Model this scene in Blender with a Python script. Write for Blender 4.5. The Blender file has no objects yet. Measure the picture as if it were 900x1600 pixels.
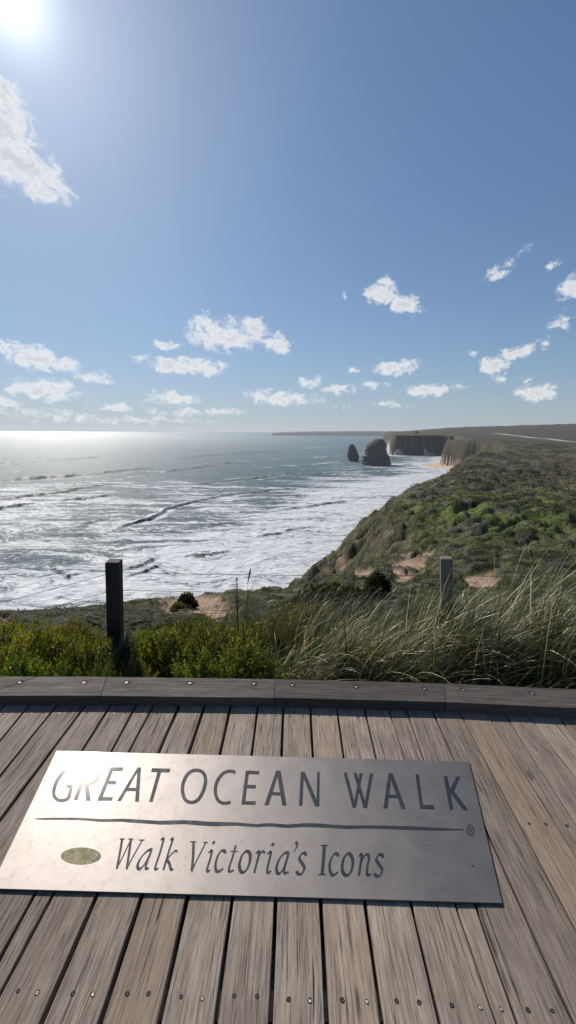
import bpy, math, random
import numpy as np
from mathutils import Vector, Matrix

rng = np.random.default_rng(7)
random.seed(7)
scene = bpy.context.scene
C = scene.collection

# ------------------------------------------------------------------ camera
PX_W, PX_H, FPX = 900.0, 1600.0, 650.0
PITCH = math.atan(125.0 / FPX)
ROLL = math.radians(0.30)
CAM = np.array([0.0, 0.0, 1.5])
RM = np.array((Matrix.Rotation(math.pi / 2 - PITCH, 3, 'X') @ Matrix.Rotation(ROLL, 3, 'Z')))

def ray(x, y):
    d = RM @ np.array([(x - 450) / FPX, (800 - y) / FPX, -1.0])
    return d / np.linalg.norm(d)

def at_z(x, y, z):
    d = ray(x, y)
    return CAM + d * ((z - CAM[2]) / d[2])

def at_Y(x, y, Y):
    d = ray(x, y)
    return CAM + d * (Y / d[1])

def project(X, Y, Z):
    P = np.stack([X - CAM[0], Y - CAM[1], Z - CAM[2]], -1) @ RM
    zc = np.maximum(-P[..., 2], 1e-3)
    return 450 + FPX * P[..., 0] / zc, 800 - FPX * P[..., 1] / zc

cam_d = bpy.data.cameras.new('camera')
cam = bpy.data.objects.new('camera', cam_d)
C.objects.link(cam)
cam.matrix_world = Matrix.Translation(CAM) @ Matrix(RM.tolist()).to_4x4()
cam_d.sensor_fit = 'HORIZONTAL'
cam_d.sensor_width = 36
cam_d.lens = 36 * FPX / PX_W
cam_d.clip_start = 0.05
cam_d.clip_end = 120000
scene.camera = cam

# ------------------------------------------------------------------ numeric noise
def _hash(ix, iy, seed):
    h = (ix.astype(np.int64) * 374761393 + iy.astype(np.int64) * 668265263 + seed * 1274126177) & 0xffffffff
    h = ((h ^ (h >> 13)) * 1274126177) & 0xffffffff
    h = ((h ^ (h >> 16)) * 2246822519) & 0xffffffff
    return ((h ^ (h >> 15)) & 0xffffff) / float(0xffffff)

def vnoise(x, y, seed=0):
    ix = np.floor(x); iy = np.floor(y)
    fx = x - ix; fy = y - iy
    fx = fx * fx * fx * (fx * (fx * 6 - 15) + 10); fy = fy * fy * fy * (fy * (fy * 6 - 15) + 10)
    a = _hash(ix, iy, seed); b = _hash(ix + 1, iy, seed); c = _hash(ix, iy + 1, seed); d = _hash(ix + 1, iy + 1, seed)
    return (a * (1 - fx) + b * fx) * (1 - fy) + (c * (1 - fx) + d * fx) * fy

def fbm(x, y, seed=0, octs=4):
    s = 0; a = 0.5; t = 0
    for i in range(octs):
        s = s + a * vnoise(x * 2 ** i + 17.3 * i, y * 2 ** i - 9.1 * i, seed + i); t += a; a *= 0.5
    return s / t

def mounds(x, y, cell, seed):
    """rounded bush domes on a jittered grid: returns height 0..1 and a random id per bush"""
    gx = np.floor(x / cell); gy = np.floor(y / cell)
    best = np.full(x.shape, -1.0); bid = np.zeros(x.shape)
    for i in (-1, 0, 1):
        for j in (-1, 0, 1):
            cx = gx + i; cy = gy + j
            px = (cx + _hash(cx, cy, seed)) * cell; py = (cy + _hash(cx, cy, seed + 5)) * cell
            R = cell * (0.45 + 0.5 * _hash(cx, cy, seed + 9))
            d2 = ((x - px) ** 2 + (y - py) ** 2) / (R * R)
            h = np.sqrt(np.clip(1 - d2, 0, 1)) * R / cell
            m = h > best
            best = np.where(m, h, best); bid = np.where(m, _hash(cx, cy, seed + 21), bid)
    return np.maximum(best, 0), bid

def sstep(a, b, x):
    t = np.clip((x - a) / (b - a), 0, 1)
    return t * t * (3 - 2 * t)

# ------------------------------------------------------------------ object helpers
def link(name, me, mat=None, parent=None):
    o = bpy.data.objects.new(name, me)
    C.objects.link(o)
    if mat is not None:
        me.materials.append(mat)
    if parent is not None:
        o.parent = parent
    return o

def mesh_np(name, V, F, mat=None, parent=None, attrs=None, smooth=False, loc=None):
    """V (n,3), F (m,k) one polygon size, attrs {name:(n,3) or (n,)}"""
    V = np.asarray(V, dtype=np.float32)
    if loc is not None:
        V = V - np.asarray(loc, dtype=np.float32)
    F = np.asarray(F, dtype=np.int32)
    me = bpy.data.meshes.new(name)
    n, k = F.shape
    me.vertices.add(len(V)); me.loops.add(n * k); me.polygons.add(n)
    me.vertices.foreach_set('co', V.ravel())
    me.loops.foreach_set('vertex_index', F.ravel())
    me.polygons.foreach_set('loop_start', np.arange(0, n * k, k, dtype=np.int32))
    me.update(calc_edges=True)
    if smooth:
        me.polygons.foreach_set('use_smooth', np.ones(n, dtype=bool))
    for nm, A in (attrs or {}).items():
        A = np.asarray(A, dtype=np.float32)
        if A.ndim == 1:
            me.attributes.new(nm, 'FLOAT', 'POINT').data.foreach_set('value', A)
        else:
            A4 = np.concatenate([A, np.ones((len(A), 1), np.float32)], 1)
            me.attributes.new(nm, 'FLOAT_COLOR', 'POINT').data.foreach_set('color', A4.ravel())
    o = link(name, me, mat, parent)
    if loc is not None:
        o.location = [float(v) for v in loc]
    return o

def mesh_py(name, V, F, mat=None, parent=None, smooth=False):
    me = bpy.data.meshes.new(name)
    me.from_pydata([tuple(map(float, v)) for v in V], [], F)
    me.update()
    if smooth:
        for p in me.polygons: p.use_smooth = True
    return link(name, me, mat, parent)

def thing(name, label, cat, loc=(0, 0, 0), group=None):
    o = bpy.data.objects.new(name, None)
    C.objects.link(o)
    o.location = loc
    o.empty_display_size = 0.1
    return tag(o, label, cat, group)

def tag(o, label, cat, group=None):
    o['label'] = label; o['category'] = cat
    if group: o['group'] = group
    return o

def kind(o, k):
    o['kind'] = k
    return o

def tube(pts, rad, n=6, cap=True):
    pts = [np.array(p, float) for p in pts]
    V, F = [], []
    for i, p in enumerate(pts):
        t = pts[min(i + 1, len(pts) - 1)] - pts[max(i - 1, 0)]
        t /= np.linalg.norm(t)
        a = np.array([0, 0, 1.0]) if abs(t[2]) < 0.9 else np.array([1.0, 0, 0])
        u = np.cross(t, a); u /= np.linalg.norm(u); v = np.cross(t, u)
        r = rad[i] if hasattr(rad, '__len__') else rad
        for k in range(n):
            q = 2 * math.pi * k / n
            V.append(p + r * (math.cos(q) * u + math.sin(q) * v))
    for i in range(len(pts) - 1):
        for k in range(n):
            F.append((i * n + k, i * n + (k + 1) % n, (i + 1) * n + (k + 1) % n, (i + 1) * n + k))
    if cap:
        F.append(tuple(range(n - 1, -1, -1))); F.append(tuple((len(pts) - 1) * n + k for k in range(n)))
    return V, F

# ------------------------------------------------------------------ material helpers
class NT:
    def __init__(s, nt): s.nt = nt; s.L = nt.links
    def n(s, t, **kw):
        nd = s.nt.nodes.new(t)
        for k, v in kw.items():
            if k == 'inp':
                for kk, vv in v.items():
                    if hasattr(vv, 'is_linked'): s.L.new(vv, nd.inputs[kk])
                    else: nd.inputs[kk].default_value = vv
            else: setattr(nd, k, v)
        return nd
    def math(s, op, a, b=None, c=None, clamp=False):
        nd = s.nt.nodes.new('ShaderNodeMath'); nd.operation = op; nd.use_clamp = clamp
        for i, v in enumerate((a, b, c)):
            if v is None: continue
            if hasattr(v, 'is_linked'): s.L.new(v, nd.inputs[i])
            else: nd.inputs[i].default_value = v
        return nd.outputs[0]
    def vmath(s, op, a, b=None):
        nd = s.nt.nodes.new('ShaderNodeVectorMath'); nd.operation = op
        for i, v in enumerate((a, b)):
            if v is None: continue
            if hasattr(v, 'is_linked'): s.L.new(v, nd.inputs[i])
            else: nd.inputs[i].default_value = v
        return nd.outputs['Value'] if op in ('LENGTH', 'DOT_PRODUCT') else nd.outputs[0]
    def noise(s, vec, scale, detail=4, rough=0.55, dist=0.0, col=False, dims='3D'):
        nd = s.n('ShaderNodeTexNoise', noise_dimensions=dims, inp={'Scale': scale, 'Detail': detail, 'Roughness': rough, 'Distortion': dist})
        if vec is not None: s.L.new(vec, nd.inputs['Vector'])
        return nd.outputs[1 if col else 0]
    def ramp(s, fac, stops, interp='LINEAR'):
        nd = s.nt.nodes.new('ShaderNodeValToRGB'); nd.color_ramp.interpolation = interp
        e = nd.color_ramp.elements
        while len(e) < len(stops): e.new(0.5)
        for i, (p, c) in enumerate(stops):
            e[i].position = p
            e[i].color = (c, c, c, 1) if not hasattr(c, '__len__') else (*c, 1)
        s.L.new(fac, nd.inputs[0])
        return nd.outputs[0]
    def mix(s, f, a, b, mode='MIX'):
        nd = s.nt.nodes.new('ShaderNodeMix'); nd.data_type = 'RGBA'; nd.blend_type = mode
        for i, v in ((0, f), (6, a), (7, b)):
            if hasattr(v, 'is_linked'): s.L.new(v, nd.inputs[i])
            else: nd.inputs[i].default_value = v if i == 0 else (*v, 1)
        return nd.outputs[2]
    def map(s, v, a, b, c=0.0, d=1.0, t='SMOOTHSTEP'):
        nd = s.n('ShaderNodeMapRange', interpolation_type=t, inp={1: a, 2: b, 3: c, 4: d})
        s.L.new(v, nd.inputs[0])
        return nd.outputs[0]

def mat(name):
    m = bpy.data.materials.new(name); m.use_nodes = True
    m.node_tree.nodes.clear()
    N = NT(m.node_tree)
    N.out = N.n('ShaderNodeOutputMaterial')
    return m, N

def finish(N, shader): N.L.new(shader, N.out.inputs[0])

def pbsdf(N, base, rough=0.7, metal=0.0, normal=None, spec=0.5, **kw):
    b = N.n('ShaderNodeBsdfPrincipled')
    for k, v in (('Base Color', base), ('Roughness', rough), ('Metallic', metal), ('Specular IOR Level', spec)):
        if hasattr(v, 'is_linked'): N.L.new(v, b.inputs[k])
        else: b.inputs[k].default_value = (*v, 1) if hasattr(v, '__len__') else v
    for k, v in kw.items():
        k = k.replace('_', ' ')
        if hasattr(v, 'is_linked'): N.L.new(v, b.inputs[k])
        else: b.inputs[k].default_value = v
    if normal is not None: N.L.new(normal, b.inputs['Normal'])
    return b.outputs[0]

def bump(N, h, strength, dist, normal=None):
    b = N.n('ShaderNodeBump', inp={'Strength': strength, 'Distance': dist, 'Height': h})
    if normal is not None: N.L.new(normal, b.inputs['Normal'])
    return b.outputs[0]

def leaf_mat(name, attr='tint', trans=0.4, rough=0.45, spec=0.4):
    m, N = mat(name)
    a = N.n('ShaderNodeAttribute', attribute_name=attr)
    b = pbsdf(N, a.outputs['Color'], rough, spec=spec)
    t = N.n('ShaderNodeBsdfTranslucent', inp={'Color': N.mix(1.0, a.outputs['Color'], (1.35, 1.25, 0.6), 'MULTIPLY')})
    s = N.n('ShaderNodeMixShader', inp={0: trans, 1: b, 2: t.outputs[0]})
    finish(N, s.outputs[0])
    return m

# wood (object space: x across the board, y along it)
def wood_mat(name, c_dark, c_mid, c_light, along='Y', crack=1.0, wear=1.0):
    m, N = mat(name)
    tc = N.n('ShaderNodeTexCoord').outputs['Object']
    oi = N.n('ShaderNodeObjectInfo').outputs['Random']
    off = N.n('ShaderNodeCombineXYZ', inp={0: N.math('MULTIPLY', oi, 37.0), 1: N.math('MULTIPLY', oi, 91.0), 2: N.math('MULTIPLY', oi, 13.0)}).outputs[0]
    p = N.vmath('ADD', tc, off)
    warp = N.noise(p, 3.0, 2, 0.5, col=True)
    p2 = N.vmath('ADD', p, N.vmath('MULTIPLY', N.vmath('SUBTRACT', warp, (.5, .5, .5)), (0.02, 0.0, 0.0) if along == 'Y' else (0, .02, 0)))
    st = (1.0, 0.055, 1.0) if along == 'Y' else (0.045, 1.0, 1.0)
    g = N.vmath('MULTIPLY', p2, st)
    fine = N.noise(g, 300, 3, 0.6)
    med = N.noise(g, 130, 4, 0.7)
    bro = N.noise(g, 22, 3, 0.6)
    big = N.noise(p, 3.2, 4, 0.6)
    ck = N.noise(N.vmath('MULTIPLY', p2, (1, .012, 1) if along == 'Y' else (.012, 1, 1)), 105, 2, 0.5)
    cr = N.map(ck, 0.63, 0.69)
    cr = N.math('MULTIPLY', cr, N.map(N.noise(p, 5.0, 2), 0.42, 0.6))
    ck2 = N.map(N.noise(N.vmath('MULTIPLY', p2, (1, .02, 1) if along == 'Y' else (.02, 1, 1)), 210, 3, 0.65), 0.58, 0.68)
    f = N.math('ADD', N.math('MULTIPLY', fine, 0.30), N.math('ADD', N.math('MULTIPLY', med, 0.55), N.math('MULTIPLY', bro, 0.25)))
    base = N.ramp(f, [(0.36, c_dark), (0.55, c_mid), (0.76, c_light)])
    # each board weathers differently
    v = N.math('MULTIPLY_ADD', oi, 0.42, 0.78)
    base = N.mix(1.0, base, N.n('ShaderNodeCombineXYZ', inp={0: v, 1: N.math('MULTIPLY', v, 0.985), 2: N.math('MULTIPLY', v, 0.97)}).outputs[0], 'MULTIPLY')
    base = N.mix(N.map(big, 0.5, 0.72, 0, 0.45), base, tuple(c * 0.55 for c in c_mid))
    rnd2 = N.math('FRACT', N.math('MULTIPLY', oi, 7.31))
    base = N.mix(N.math('MULTIPLY', N.map(rnd2, 0.55, 1.0), 0.35), base, (c_mid[0] * 1.15, c_mid[1] * 0.95, c_mid[2] * 0.75))
    base = N.mix(N.math('MULTIPLY', cr, 0.85 * crack), base, (0.02, 0.016, 0.013))
    base = N.mix(N.math('MULTIPLY', ck2, 0.45 * crack), base, (0.045, 0.037, 0.03))
    # knots
    vo = N.n('ShaderNodeTexVoronoi', feature='F1', inp={'Scale': 2.6})
    N.L.new(N.vmath('MULTIPLY', N.vmath('ADD', p2, N.vmath('MULTIPLY', warp, (.02, .05, .02))), (1.6, 0.8, 1.0) if along == 'Y' else (.8, 1.6, 1)), vo.inputs['Vector'])
    kn = N.map(vo.outputs['Distance'], 0.03, 0.075, 1, 0)
    base = N.mix(N.math('MULTIPLY', kn, 0.6), base, (0.05, 0.036, 0.026))
    h = N.math('SUBTRACT', f, N.math('ADD', N.math('MULTIPLY', cr, 1.3 * crack), N.math('MULTIPLY', ck2, 0.5)))
    nm = bump(N, h, 0.85, 0.0035)
    rg = N.map(f, 0.3, 0.8, 0.8, 0.62, 'LINEAR')
    finish(N, pbsdf(N, base, rg, normal=nm, spec=0.22))
    return m

M_PLANK = wood_mat('weathered_decking', (0.085, 0.066, 0.053), (0.255, 0.207, 0.168), (0.42, 0.35, 0.29))
M_KERB = wood_mat('weathered_grey_kerb_timber', (0.030, 0.025, 0.022), (0.088, 0.074, 0.067), (0.15, 0.13, 0.12), along='X')
M_POST = wood_mat('dark_post_timber', (0.012, 0.010, 0.009), (0.032, 0.026, 0.023), (0.06, 0.05, 0.045), along='X')
M_POST2 = wood_mat('greyed_post_timber', (0.06, 0.06, 0.052), (0.16, 0.155, 0.135), (0.28, 0.27, 0.24), along='X')

def simple(name, col, rough=0.5, metal=0.0, spec=0.5):
    m, N = mat(name)
    tc = N.n('ShaderNodeTexCoord').outputs['Object']
    n = N.noise(tc, 60, 4)
    c = N.mix(N.map(n, 0.3, 0.7), tuple(x * 0.75 for x in col), tuple(min(1, x * 1.2) for x in col))
    finish(N, pbsdf(N, c, rough, metal, spec=spec))
    return m

M_SCREW = simple('zinc_screw', (0.62, 0.58, 0.48), 0.32, 1.0)
M_RUST = simple('rusty_screw', (0.10, 0.075, 0.055), 0.7, 0.4)
M_HOLE = simple('dark_socket', (0.012, 0.010, 0.009), 0.9)  # flat near-black discs: shade inside the holes painted as colour
M_WIRE = simple('galvanised_wire', (0.16, 0.16, 0.16), 0.5, 0.8)
M_STEEL = simple('dark_steel', (0.025, 0.022, 0.02), 0.6, 0.5)

# ------------------------------------------------------------------ sun direction
SUN = ray(14, -12)
SUN_EL = math.asin(SUN[2]); SUN_AZ = math.atan2(SUN[0], SUN[1])

# ------------------------------------------------------------------ boardwalk
deck = thing('boardwalk', 'weathered grey timber boardwalk of narrow boards under the metal plaque', 'boardwalk')
GAPS = [  # (photo x,y) at the far end, (x,y) nearer, gap width in metres
    ((43, 1105), (0, 1157), .010), ((88, 1103), (10, 1200), .011), ((133, 1103), (0, 1282), .011), ((172, 1103), (130, 1170), .011),
    ((212, 1103), (0, 1497), .009), ((239, 1103), (0, 1553), .009), ((280, 1102), (67, 1593), .013),
    ((319, 1105), (158, 1593), .014), ((360, 1105), (249, 1597), .013), ((403, 1105), (337, 1597), .011),
    ((443, 1105), (423, 1597), .012), ((485, 1107), (511, 1597), .012), ((527, 1110), (597, 1597), .011),
    ((571, 1113), (687, 1597), .009), ((612, 1123), (775, 1597), .005), ((640, 1123), (808, 1597), .006),
    ((682, 1125), (897, 1600), .008), ((725, 1125), (900, 1453), .007), ((767, 1125), (900, 1337), .006),
    ((797, 1128), (900, 1288), .005), ((837, 1132), (900, 1214), .005), ((883, 1133), (920, 1181), .006)]
lines = []
for (p, q, w) in GAPS:
    P = at_z(*p, 0); Q = at_z(*q, 0)
    b = (P[0] - Q[0]) / (P[1] - Q[1]); lines.append((P[0] - b * P[1], b, w))
step = 0.150
left = [(lines[0][0] - step * i, lines[0][1] * 0.9, .010) for i in range(9, 0, -1)]
db = lines[-1][1] - lines[-4][1]
right = [(lines[-1][0] + step * i * 0.98, lines[-1][1] + 0.012 * i, .006) for i in range(1, 15)]
lines = left + lines + right
Y_END, Y_NEAR, TH = 2.14, -1.0, 0.035
screw_px = [(28, 1548, 0), (58, 1551, 1), (114, 1553, 0), (145, 1554, 1), (199, 1553, 0), (232, 1553, 0), (283, 1557, 0), (316, 1560, 1),
            (366, 1556, 0), (402, 1557, 0), (451, 1562, 0), (484, 1564, 1), (535, 1563, 0), (573, 1565, 1), (620, 1564, 0), (655, 1566, 0),
            (706, 1571, 0), (750, 1574, 1), (783, 1576, 1), (825, 1579, 0), (863, 1580, 0), (827, 1287, 0), (853, 1288, 0), (886, 1290, 0),
            (5, 1116, 0), (50, 1115, 1), (68, 1114, 0), (93, 1115, 1), (110, 1114, 0), (136, 1114, 0), (153, 1113, 0), (178, 1115, 1), (196, 1114, 0),
            (221, 1115, 1), (245, 1115, 0), (263, 1114, 0), (306, 1116, 1), (329, 1117, 1), (347, 1117, 1), (370, 1117, 1), (390, 1118, 1), (413, 1117, 0),
            (431, 1118, 0), (454, 1119, 0), (474, 1119, 0), (498, 1119, 0), (516, 1119, 0), (541, 1120, 1), (560, 1121, 0)]
screws = [(at_z(x, y, 0), k) for x, y, k in screw_px]

def screw_mesh():
    n = 10; V = []; F = []
    rs = [(0.0058, -0.0012), (0.0058, 0.0004), (0.0044, 0.0010), (0.0022, 0.0009), (0.0016, -0.0004)]
    for r, z in rs:
        for k in range(n):
            V.append((r * math.cos(2 * math.pi * k / n), r * math.sin(2 * math.pi * k / n), z))
    for i in range(len(rs) - 1):
        for k in range(n):
            F.append((i * n + k, i * n + (k + 1) % n, (i + 1) * n + (k + 1) % n, (i + 1) * n + k))
    F.append(tuple((len(rs) - 1) * n + k for k in range(n)))
    return V, F
sV, sF = screw_mesh()
def mk(name, V, F, m):
    me = bpy.data.meshes.new(name); me.from_pydata(V, [], F); me.update(); me.materials.append(m); return me
M_SCREW2 = simple('dull_zinc_screw', (0.40, 0.37, 0.30), 0.55, .8)
ME_SCREW = mk('screw', sV, sF, M_SCREW2)
ME_RUST = mk('screw_rusty', [(x, y, z) for x, y, z in sV], sF, M_RUST)
holeV = []; n = 12
for r, z in ((0.0054, 0.0), (0.0049, 0.0006)):
    for k in range(n): holeV.append((r * (1 + .2 * math.sin(3 * k)) * math.cos(2 * math.pi * k / n), r * 1.15 * math.sin(2 * math.pi * k / n), z))
ME_SOCK = mk('screw_socket', holeV, [(k, (k + 1) % n, n + (k + 1) % n, n + k) for k in range(n)] + [tuple(range(n, 2 * n))], M_HOLE)

for i in range(len(lines) - 1):
    a0, b0, w0 = lines[i]; a1, b1, w1 = lines[i + 1]
    ymid = 1.0
    xm = 0.5 * ((a0 + b0 * ymid) + (a1 + b1 * ymid)); bm = 0.5 * (b0 + b1)
    ang = -math.atan(bm)
    r = random.Random(100 + i)
    ns = 48
    ys = np.linspace(Y_NEAR, Y_END, ns)
    zb = r.uniform(-0.0012, 0.0012)
    cs, sn = math.cos(-ang), math.sin(-ang)
    V = []
    ph = r.uniform(0, 50)
    for j, y in enumerate(ys):
        jl = 0.0016 * (float(fbm(np.array([y * 7 + ph]), np.array([3.0]), 3)[0]) - .5) * 2
        jr = 0.0016 * (float(fbm(np.array([y * 7 + ph]), np.array([9.0]), 4)[0]) - .5) * 2
        xl = a0 + b0 * y + w0 / 2 + jl; xr = a1 + b1 * y - w1 / 2 + jr
        bv = 0.003
        for (x, z) in ((xl, -TH), (xl, -bv), (xl + bv * .35, -bv * .3), (xl + bv, 0.0), (xr - bv, 0.0), (xr - bv * .35, -bv * .3), (xr, -bv), (xr, -TH)):
            X = x - xm; Yy = y - ymid
            V.append((X * cs - Yy * sn, X * sn + Yy * cs, z))
    F = []
    for j in range(ns - 1):
        for k in range(8):
            F.append((j * 8 + k, j * 8 + (k + 1) % 8, (j + 1) * 8 + (k + 1) % 8, (j + 1) * 8 + k))
    F.append(tuple(range(7, -1, -1))); F.append(tuple((ns - 1) * 8 + k for k in range(8)))
    F = [tuple(reversed(f)) for f in F]
    o = mesh_py('plank', V, F, M_PLANK, deck)
    o.location = (xm, ymid, zb - 0.0)
    o.rotation_euler = (r.uniform(-.0004, .0004), r.uniform(-.004, .004), ang)
    inv = (Matrix.Translation(o.location) @ o.rotation_euler.to_matrix().to_4x4()).inverted()
    for P, k in screws:
        y = P[1]
        if a0 + b0 * y < P[0] < a1 + b1 * y:
            q = inv @ Vector((P[0], P[1], 0.0)); 
            h = bpy.data.objects.new('screw_hole', ME_SOCK); C.objects.link(h); h.parent = o
            h.location = (q[0], q[1], 0.0002); h.rotation_euler[2] = r.uniform(0, 6)
            sc_ = r.uniform(.9, 1.15); h.scale = (sc_, sc_, 1)
            s = bpy.data.objects.new('screw', ME_SCREW if k else ME_RUST); C.objects.link(s); s.parent = o
            s.location = (q[0] + .0006, q[1] - .0015, 0.0016 if k else 0.0012)
            s.rotation_euler = (r.uniform(-.12, .12), r.uniform(-.12, .12), r.uniform(0, 6))
            s.scale = (.66, .66, .5) if k else (.42, .42, .3)

# joists under the boards
for y in (0.12, 0.94, 1.98):
    V = [(x, yy, z) for z in (-0.16, -0.042) for x, yy in ((-4, y - .045), (4, y - .045), (4, y + .045), (-4, y + .045))]
    mesh_py('joist', V, [(3, 2, 1, 0), (4, 5, 6, 7), (0, 1, 5, 4), (1, 2, 6, 5), (2, 3, 7, 6), (3, 0, 4, 7)], M_POST2, deck)

# ------------------------------------------------------------------ timber kerb
HK = 0.056
kerb = thing('timber_kerb', 'low dark grey timber kerb with recessed bolts along the far edge of the boardwalk', 'kerb')
kb_joint = [(-330, 1057, 1089), (-110, 1056.5, 1088), (162, 1057, 1087.5), (429, 1060.5, 1090.5), (696, 1067.5, 1097.5), (960, 1079.5, 1110.5), (1250, 1098, 1130), (1640, 1133, 1167), (2100, 1185, 1222)]
bolt_px = [(31, 1066), (132, 1066), (198, 1066), (297, 1067), (397, 1068), (457, 1070), (556, 1073), (663, 1076), (723, 1077.5), (831, 1083), (940, 1089), (-60, 1066)]
joints = []
for x, yb, yf in kb_joint:
    sl = 5 if x < 300 else 1
    joints.append((at_z(x - sl * (1 if x < 500 else -1), yf, HK), at_z(x + sl * (1 if x < 500 else -1), yb, HK)))
bn = 16
bV = []
for r_, z in ((0.0185, 0.0), (0.0170, 0.0008)):
    for k in range(bn): bV.append((r_ * math.cos(2 * math.pi * k / bn), r_ * math.sin(2 * math.pi * k / bn), z))
ME_BOLT_HOLE = mk('bolt_socket', bV, [(k, (k + 1) % bn, bn + (k + 1) % bn, bn + k) for k in range(bn)] + [tuple(range(bn, 2 * bn))], M_HOLE)
bV = []
prof = [(0.0125, 0.0), (0.0125, 0.0016), (0.0085, 0.0022), (0.0080, 0.0050), (0.0060, 0.0062)]
for r_, z in prof:
    for k in range(bn): bV.append((r_ * math.cos(2 * math.pi * k / bn), r_ * math.sin(2 * math.pi * k / bn), z))
ME_BOLT = mk('bolt', bV, [(i * bn + k, i * bn + (k + 1) % bn, (i + 1) * bn + (k + 1) % bn, (i + 1) * bn + k) for i in range(len(prof) - 1) for k in range(bn)] + [tuple((len(prof) - 1) * bn + k for k in range(bn))], M_SCREW2)
for i in range(len(joints) - 1):
    f0, b0 = joints[i]; f1, b1 = joints[i + 1]
    c = (f0 + f1 + b0 + b1) / 4; c[2] = 0
    ang = math.atan2(f1[1] - f0[1], f1[0] - f0[0])
    R = Matrix.Rotation(-ang, 3, 'Z')
    ax = np.array([math.cos(ang), math.sin(ang), 0]) * 0.0015
    q = [R @ Vector(p - c) for p in (f0 + ax, f1 - ax, b1 - ax, b0 + ax)]
    V, F = [], []
    ns = 20
    r = random.Random(i + 40)
    for j in range(ns + 1):
        t = j / ns
        pf = q[0].lerp(q[1], t); pb = q[3].lerp(q[2], t)
        wob = 0.0015 * (float(fbm(np.array([t * 9 + i * 7.0]), np.array([1.0]), 5)[0]) - .5) * 2
        bv = 0.0035
        for (p, dy, z) in ((pf, wob, 0.0005), (pf, wob, HK - bv), (pf, bv + wob, HK), (pb, -bv, HK), (pb, 0, HK - bv), (pb, 0, 0.0005)):
            V.append((p[0], p[1] + dy, z + (0.0008 * math.sin(i * 2.1) if z > .01 else 0)))
    for j in range(ns):
        for k in range(6):
            F.append((j * 6 + k, (j + 1) * 6 + k, (j + 1) * 6 + (k + 1) % 6, j * 6 + (k + 1) % 6))
    F.append(tuple(range(6))); F.append(tuple(ns * 6 + k for k in range(5, -1, -1)))
    F = [tuple(reversed(f)) for f in F]
    o = mesh_py('beam', V, F, M_KERB, kerb)
    o.location = c; o.rotation_euler[2] = ang
    for bx, by in bolt_px:
        P = at_z(bx, by, HK)
        L = R @ Vector(P - c)
        lo, hi = q[0][0], q[1][0]
        if lo < L[0] < hi:
            h = bpy.data.objects.new('bolt_hole', ME_BOLT_HOLE); C.objects.link(h); h.parent = o
            h.location = (L[0], L[1], HK + .0010)
            b = bpy.data.objects.new('bolt', ME_BOLT); C.objects.link(b); b.parent = o
            b.location = (L[0] + .001, L[1] - .007, HK + .0016); b.rotation_euler = (r.uniform(-.1, .1), r.uniform(-.1, .1), 0)
            b.scale = (.7, .62, .6)

# ------------------------------------------------------------------ plaque
ZP0, ZP1 = 0.0040, 0.0095
m_plate, N = mat('brushed_steel_plate')
tc = N.n('ShaderNodeTexCoord').outputs['Object']
n1 = N.noise(tc, 7, 5, .6); n2 = N.noise(N.vmath('MULTIPLY', tc, (1, .25, 1)), 140, 3); n3 = N.noise(tc, 45, 4, .65)
base = N.mix(N.map(n1, .3, .7), (0.178, 0.163, 0.158), (0.206, 0.189, 0.184))
base = N.mix(N.math('MULTIPLY', N.map(n3, .55, .75), .35), base, (0.11, 0.092, 0.083))
sp = N.map(N.noise(tc, 170, 2, .5), .70, .76)
base = N.mix(N.math('MULTIPLY', sp, .5), base, (0.08, 0.062, 0.052))
rg = N.math('ADD', N.map(n1, .25, .75, .48, .52, 'LINEAR'), N.math('MULTIPLY', n3, .05))
nm = bump(N, N.math('ADD', N.math('MULTIPLY', n2, .5), N.math('MULTIPLY', n3, .6)), .10, .002)
nm = bump(N, N.noise(tc, 2.2, 2), .25, .02, nm)
finish(N, pbsdf(N, base, rg, 0.85, nm, Coat_Weight=0.08, Coat_Roughness=0.15))
m_letter, N = mat('etched_dark_letter')
tc = N.n('ShaderNodeTexCoord').outputs['Object']
c = N.mix(N.map(N.noise(tc, 35, 4), .3, .7), (0.009, 0.013, 0.020), (0.022, 0.028, 0.038))
finish(N, pbsdf(N, c, N.map(N.noise(tc, 20, 3), .3, .7, .55, .66), 0.0, spec=.25, Coat_Weight=.3, Coat_Roughness=.10))
m_oval, N = mat('olive_speckled_inlay')
tc = N.n('ShaderNodeTexCoord').outputs['Object']
c = N.mix(N.map(N.noise(tc, 60, 4), .35, .65), (0.085, 0.078, 0.010), (0.20, 0.165, 0.04))
vo = N.n('ShaderNodeTexVoronoi', inp={'Scale': 190.0}); N.L.new(tc, vo.inputs['Vector'])
spk = N.math('MULTIPLY', N.map(vo.outputs['Distance'], .16, .26, 1, 0), N.map(N.noise(tc, 30, 2), .42, .5))
c = N.mix(spk, c, (0.75, 0.74, 0.70))
finish(N, pbsdf(N, c, .5, spec=.2))

plq = thing('metal_plaque', 'wide brushed steel plaque lettered great ocean walk lying on the boards', 'plaque', tuple(at_z(380, 1290, 0)))
PLO = np.array(plq.location)
corn = [(-16, 1388), (785, 1411), (733, 1190), (88, 1173)]
cw = [at_z(x, y, ZP1) for x, y in corn]
V, F = [], []
bvl = 0.0012
cen = sum(cw) / 4
for inset, z in ((0, ZP0), (0, ZP1 - bvl), (bvl, ZP1)):
    for p in cw:
        d = (cen - p); d /= np.linalg.norm(d)
        V.append((*(p + d * inset - PLO)[:2], z))
for i in range(2):
    for k in range(4): F.append((i * 4 + k, i * 4 + (k + 1) % 4, i * 4 + 4 + (k + 1) % 4, i * 4 + 4 + k))
F.append((8, 9, 10, 11)); F.append((3, 2, 1, 0))
mesh_py('plate', V, F, m_plate, plq)

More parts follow.
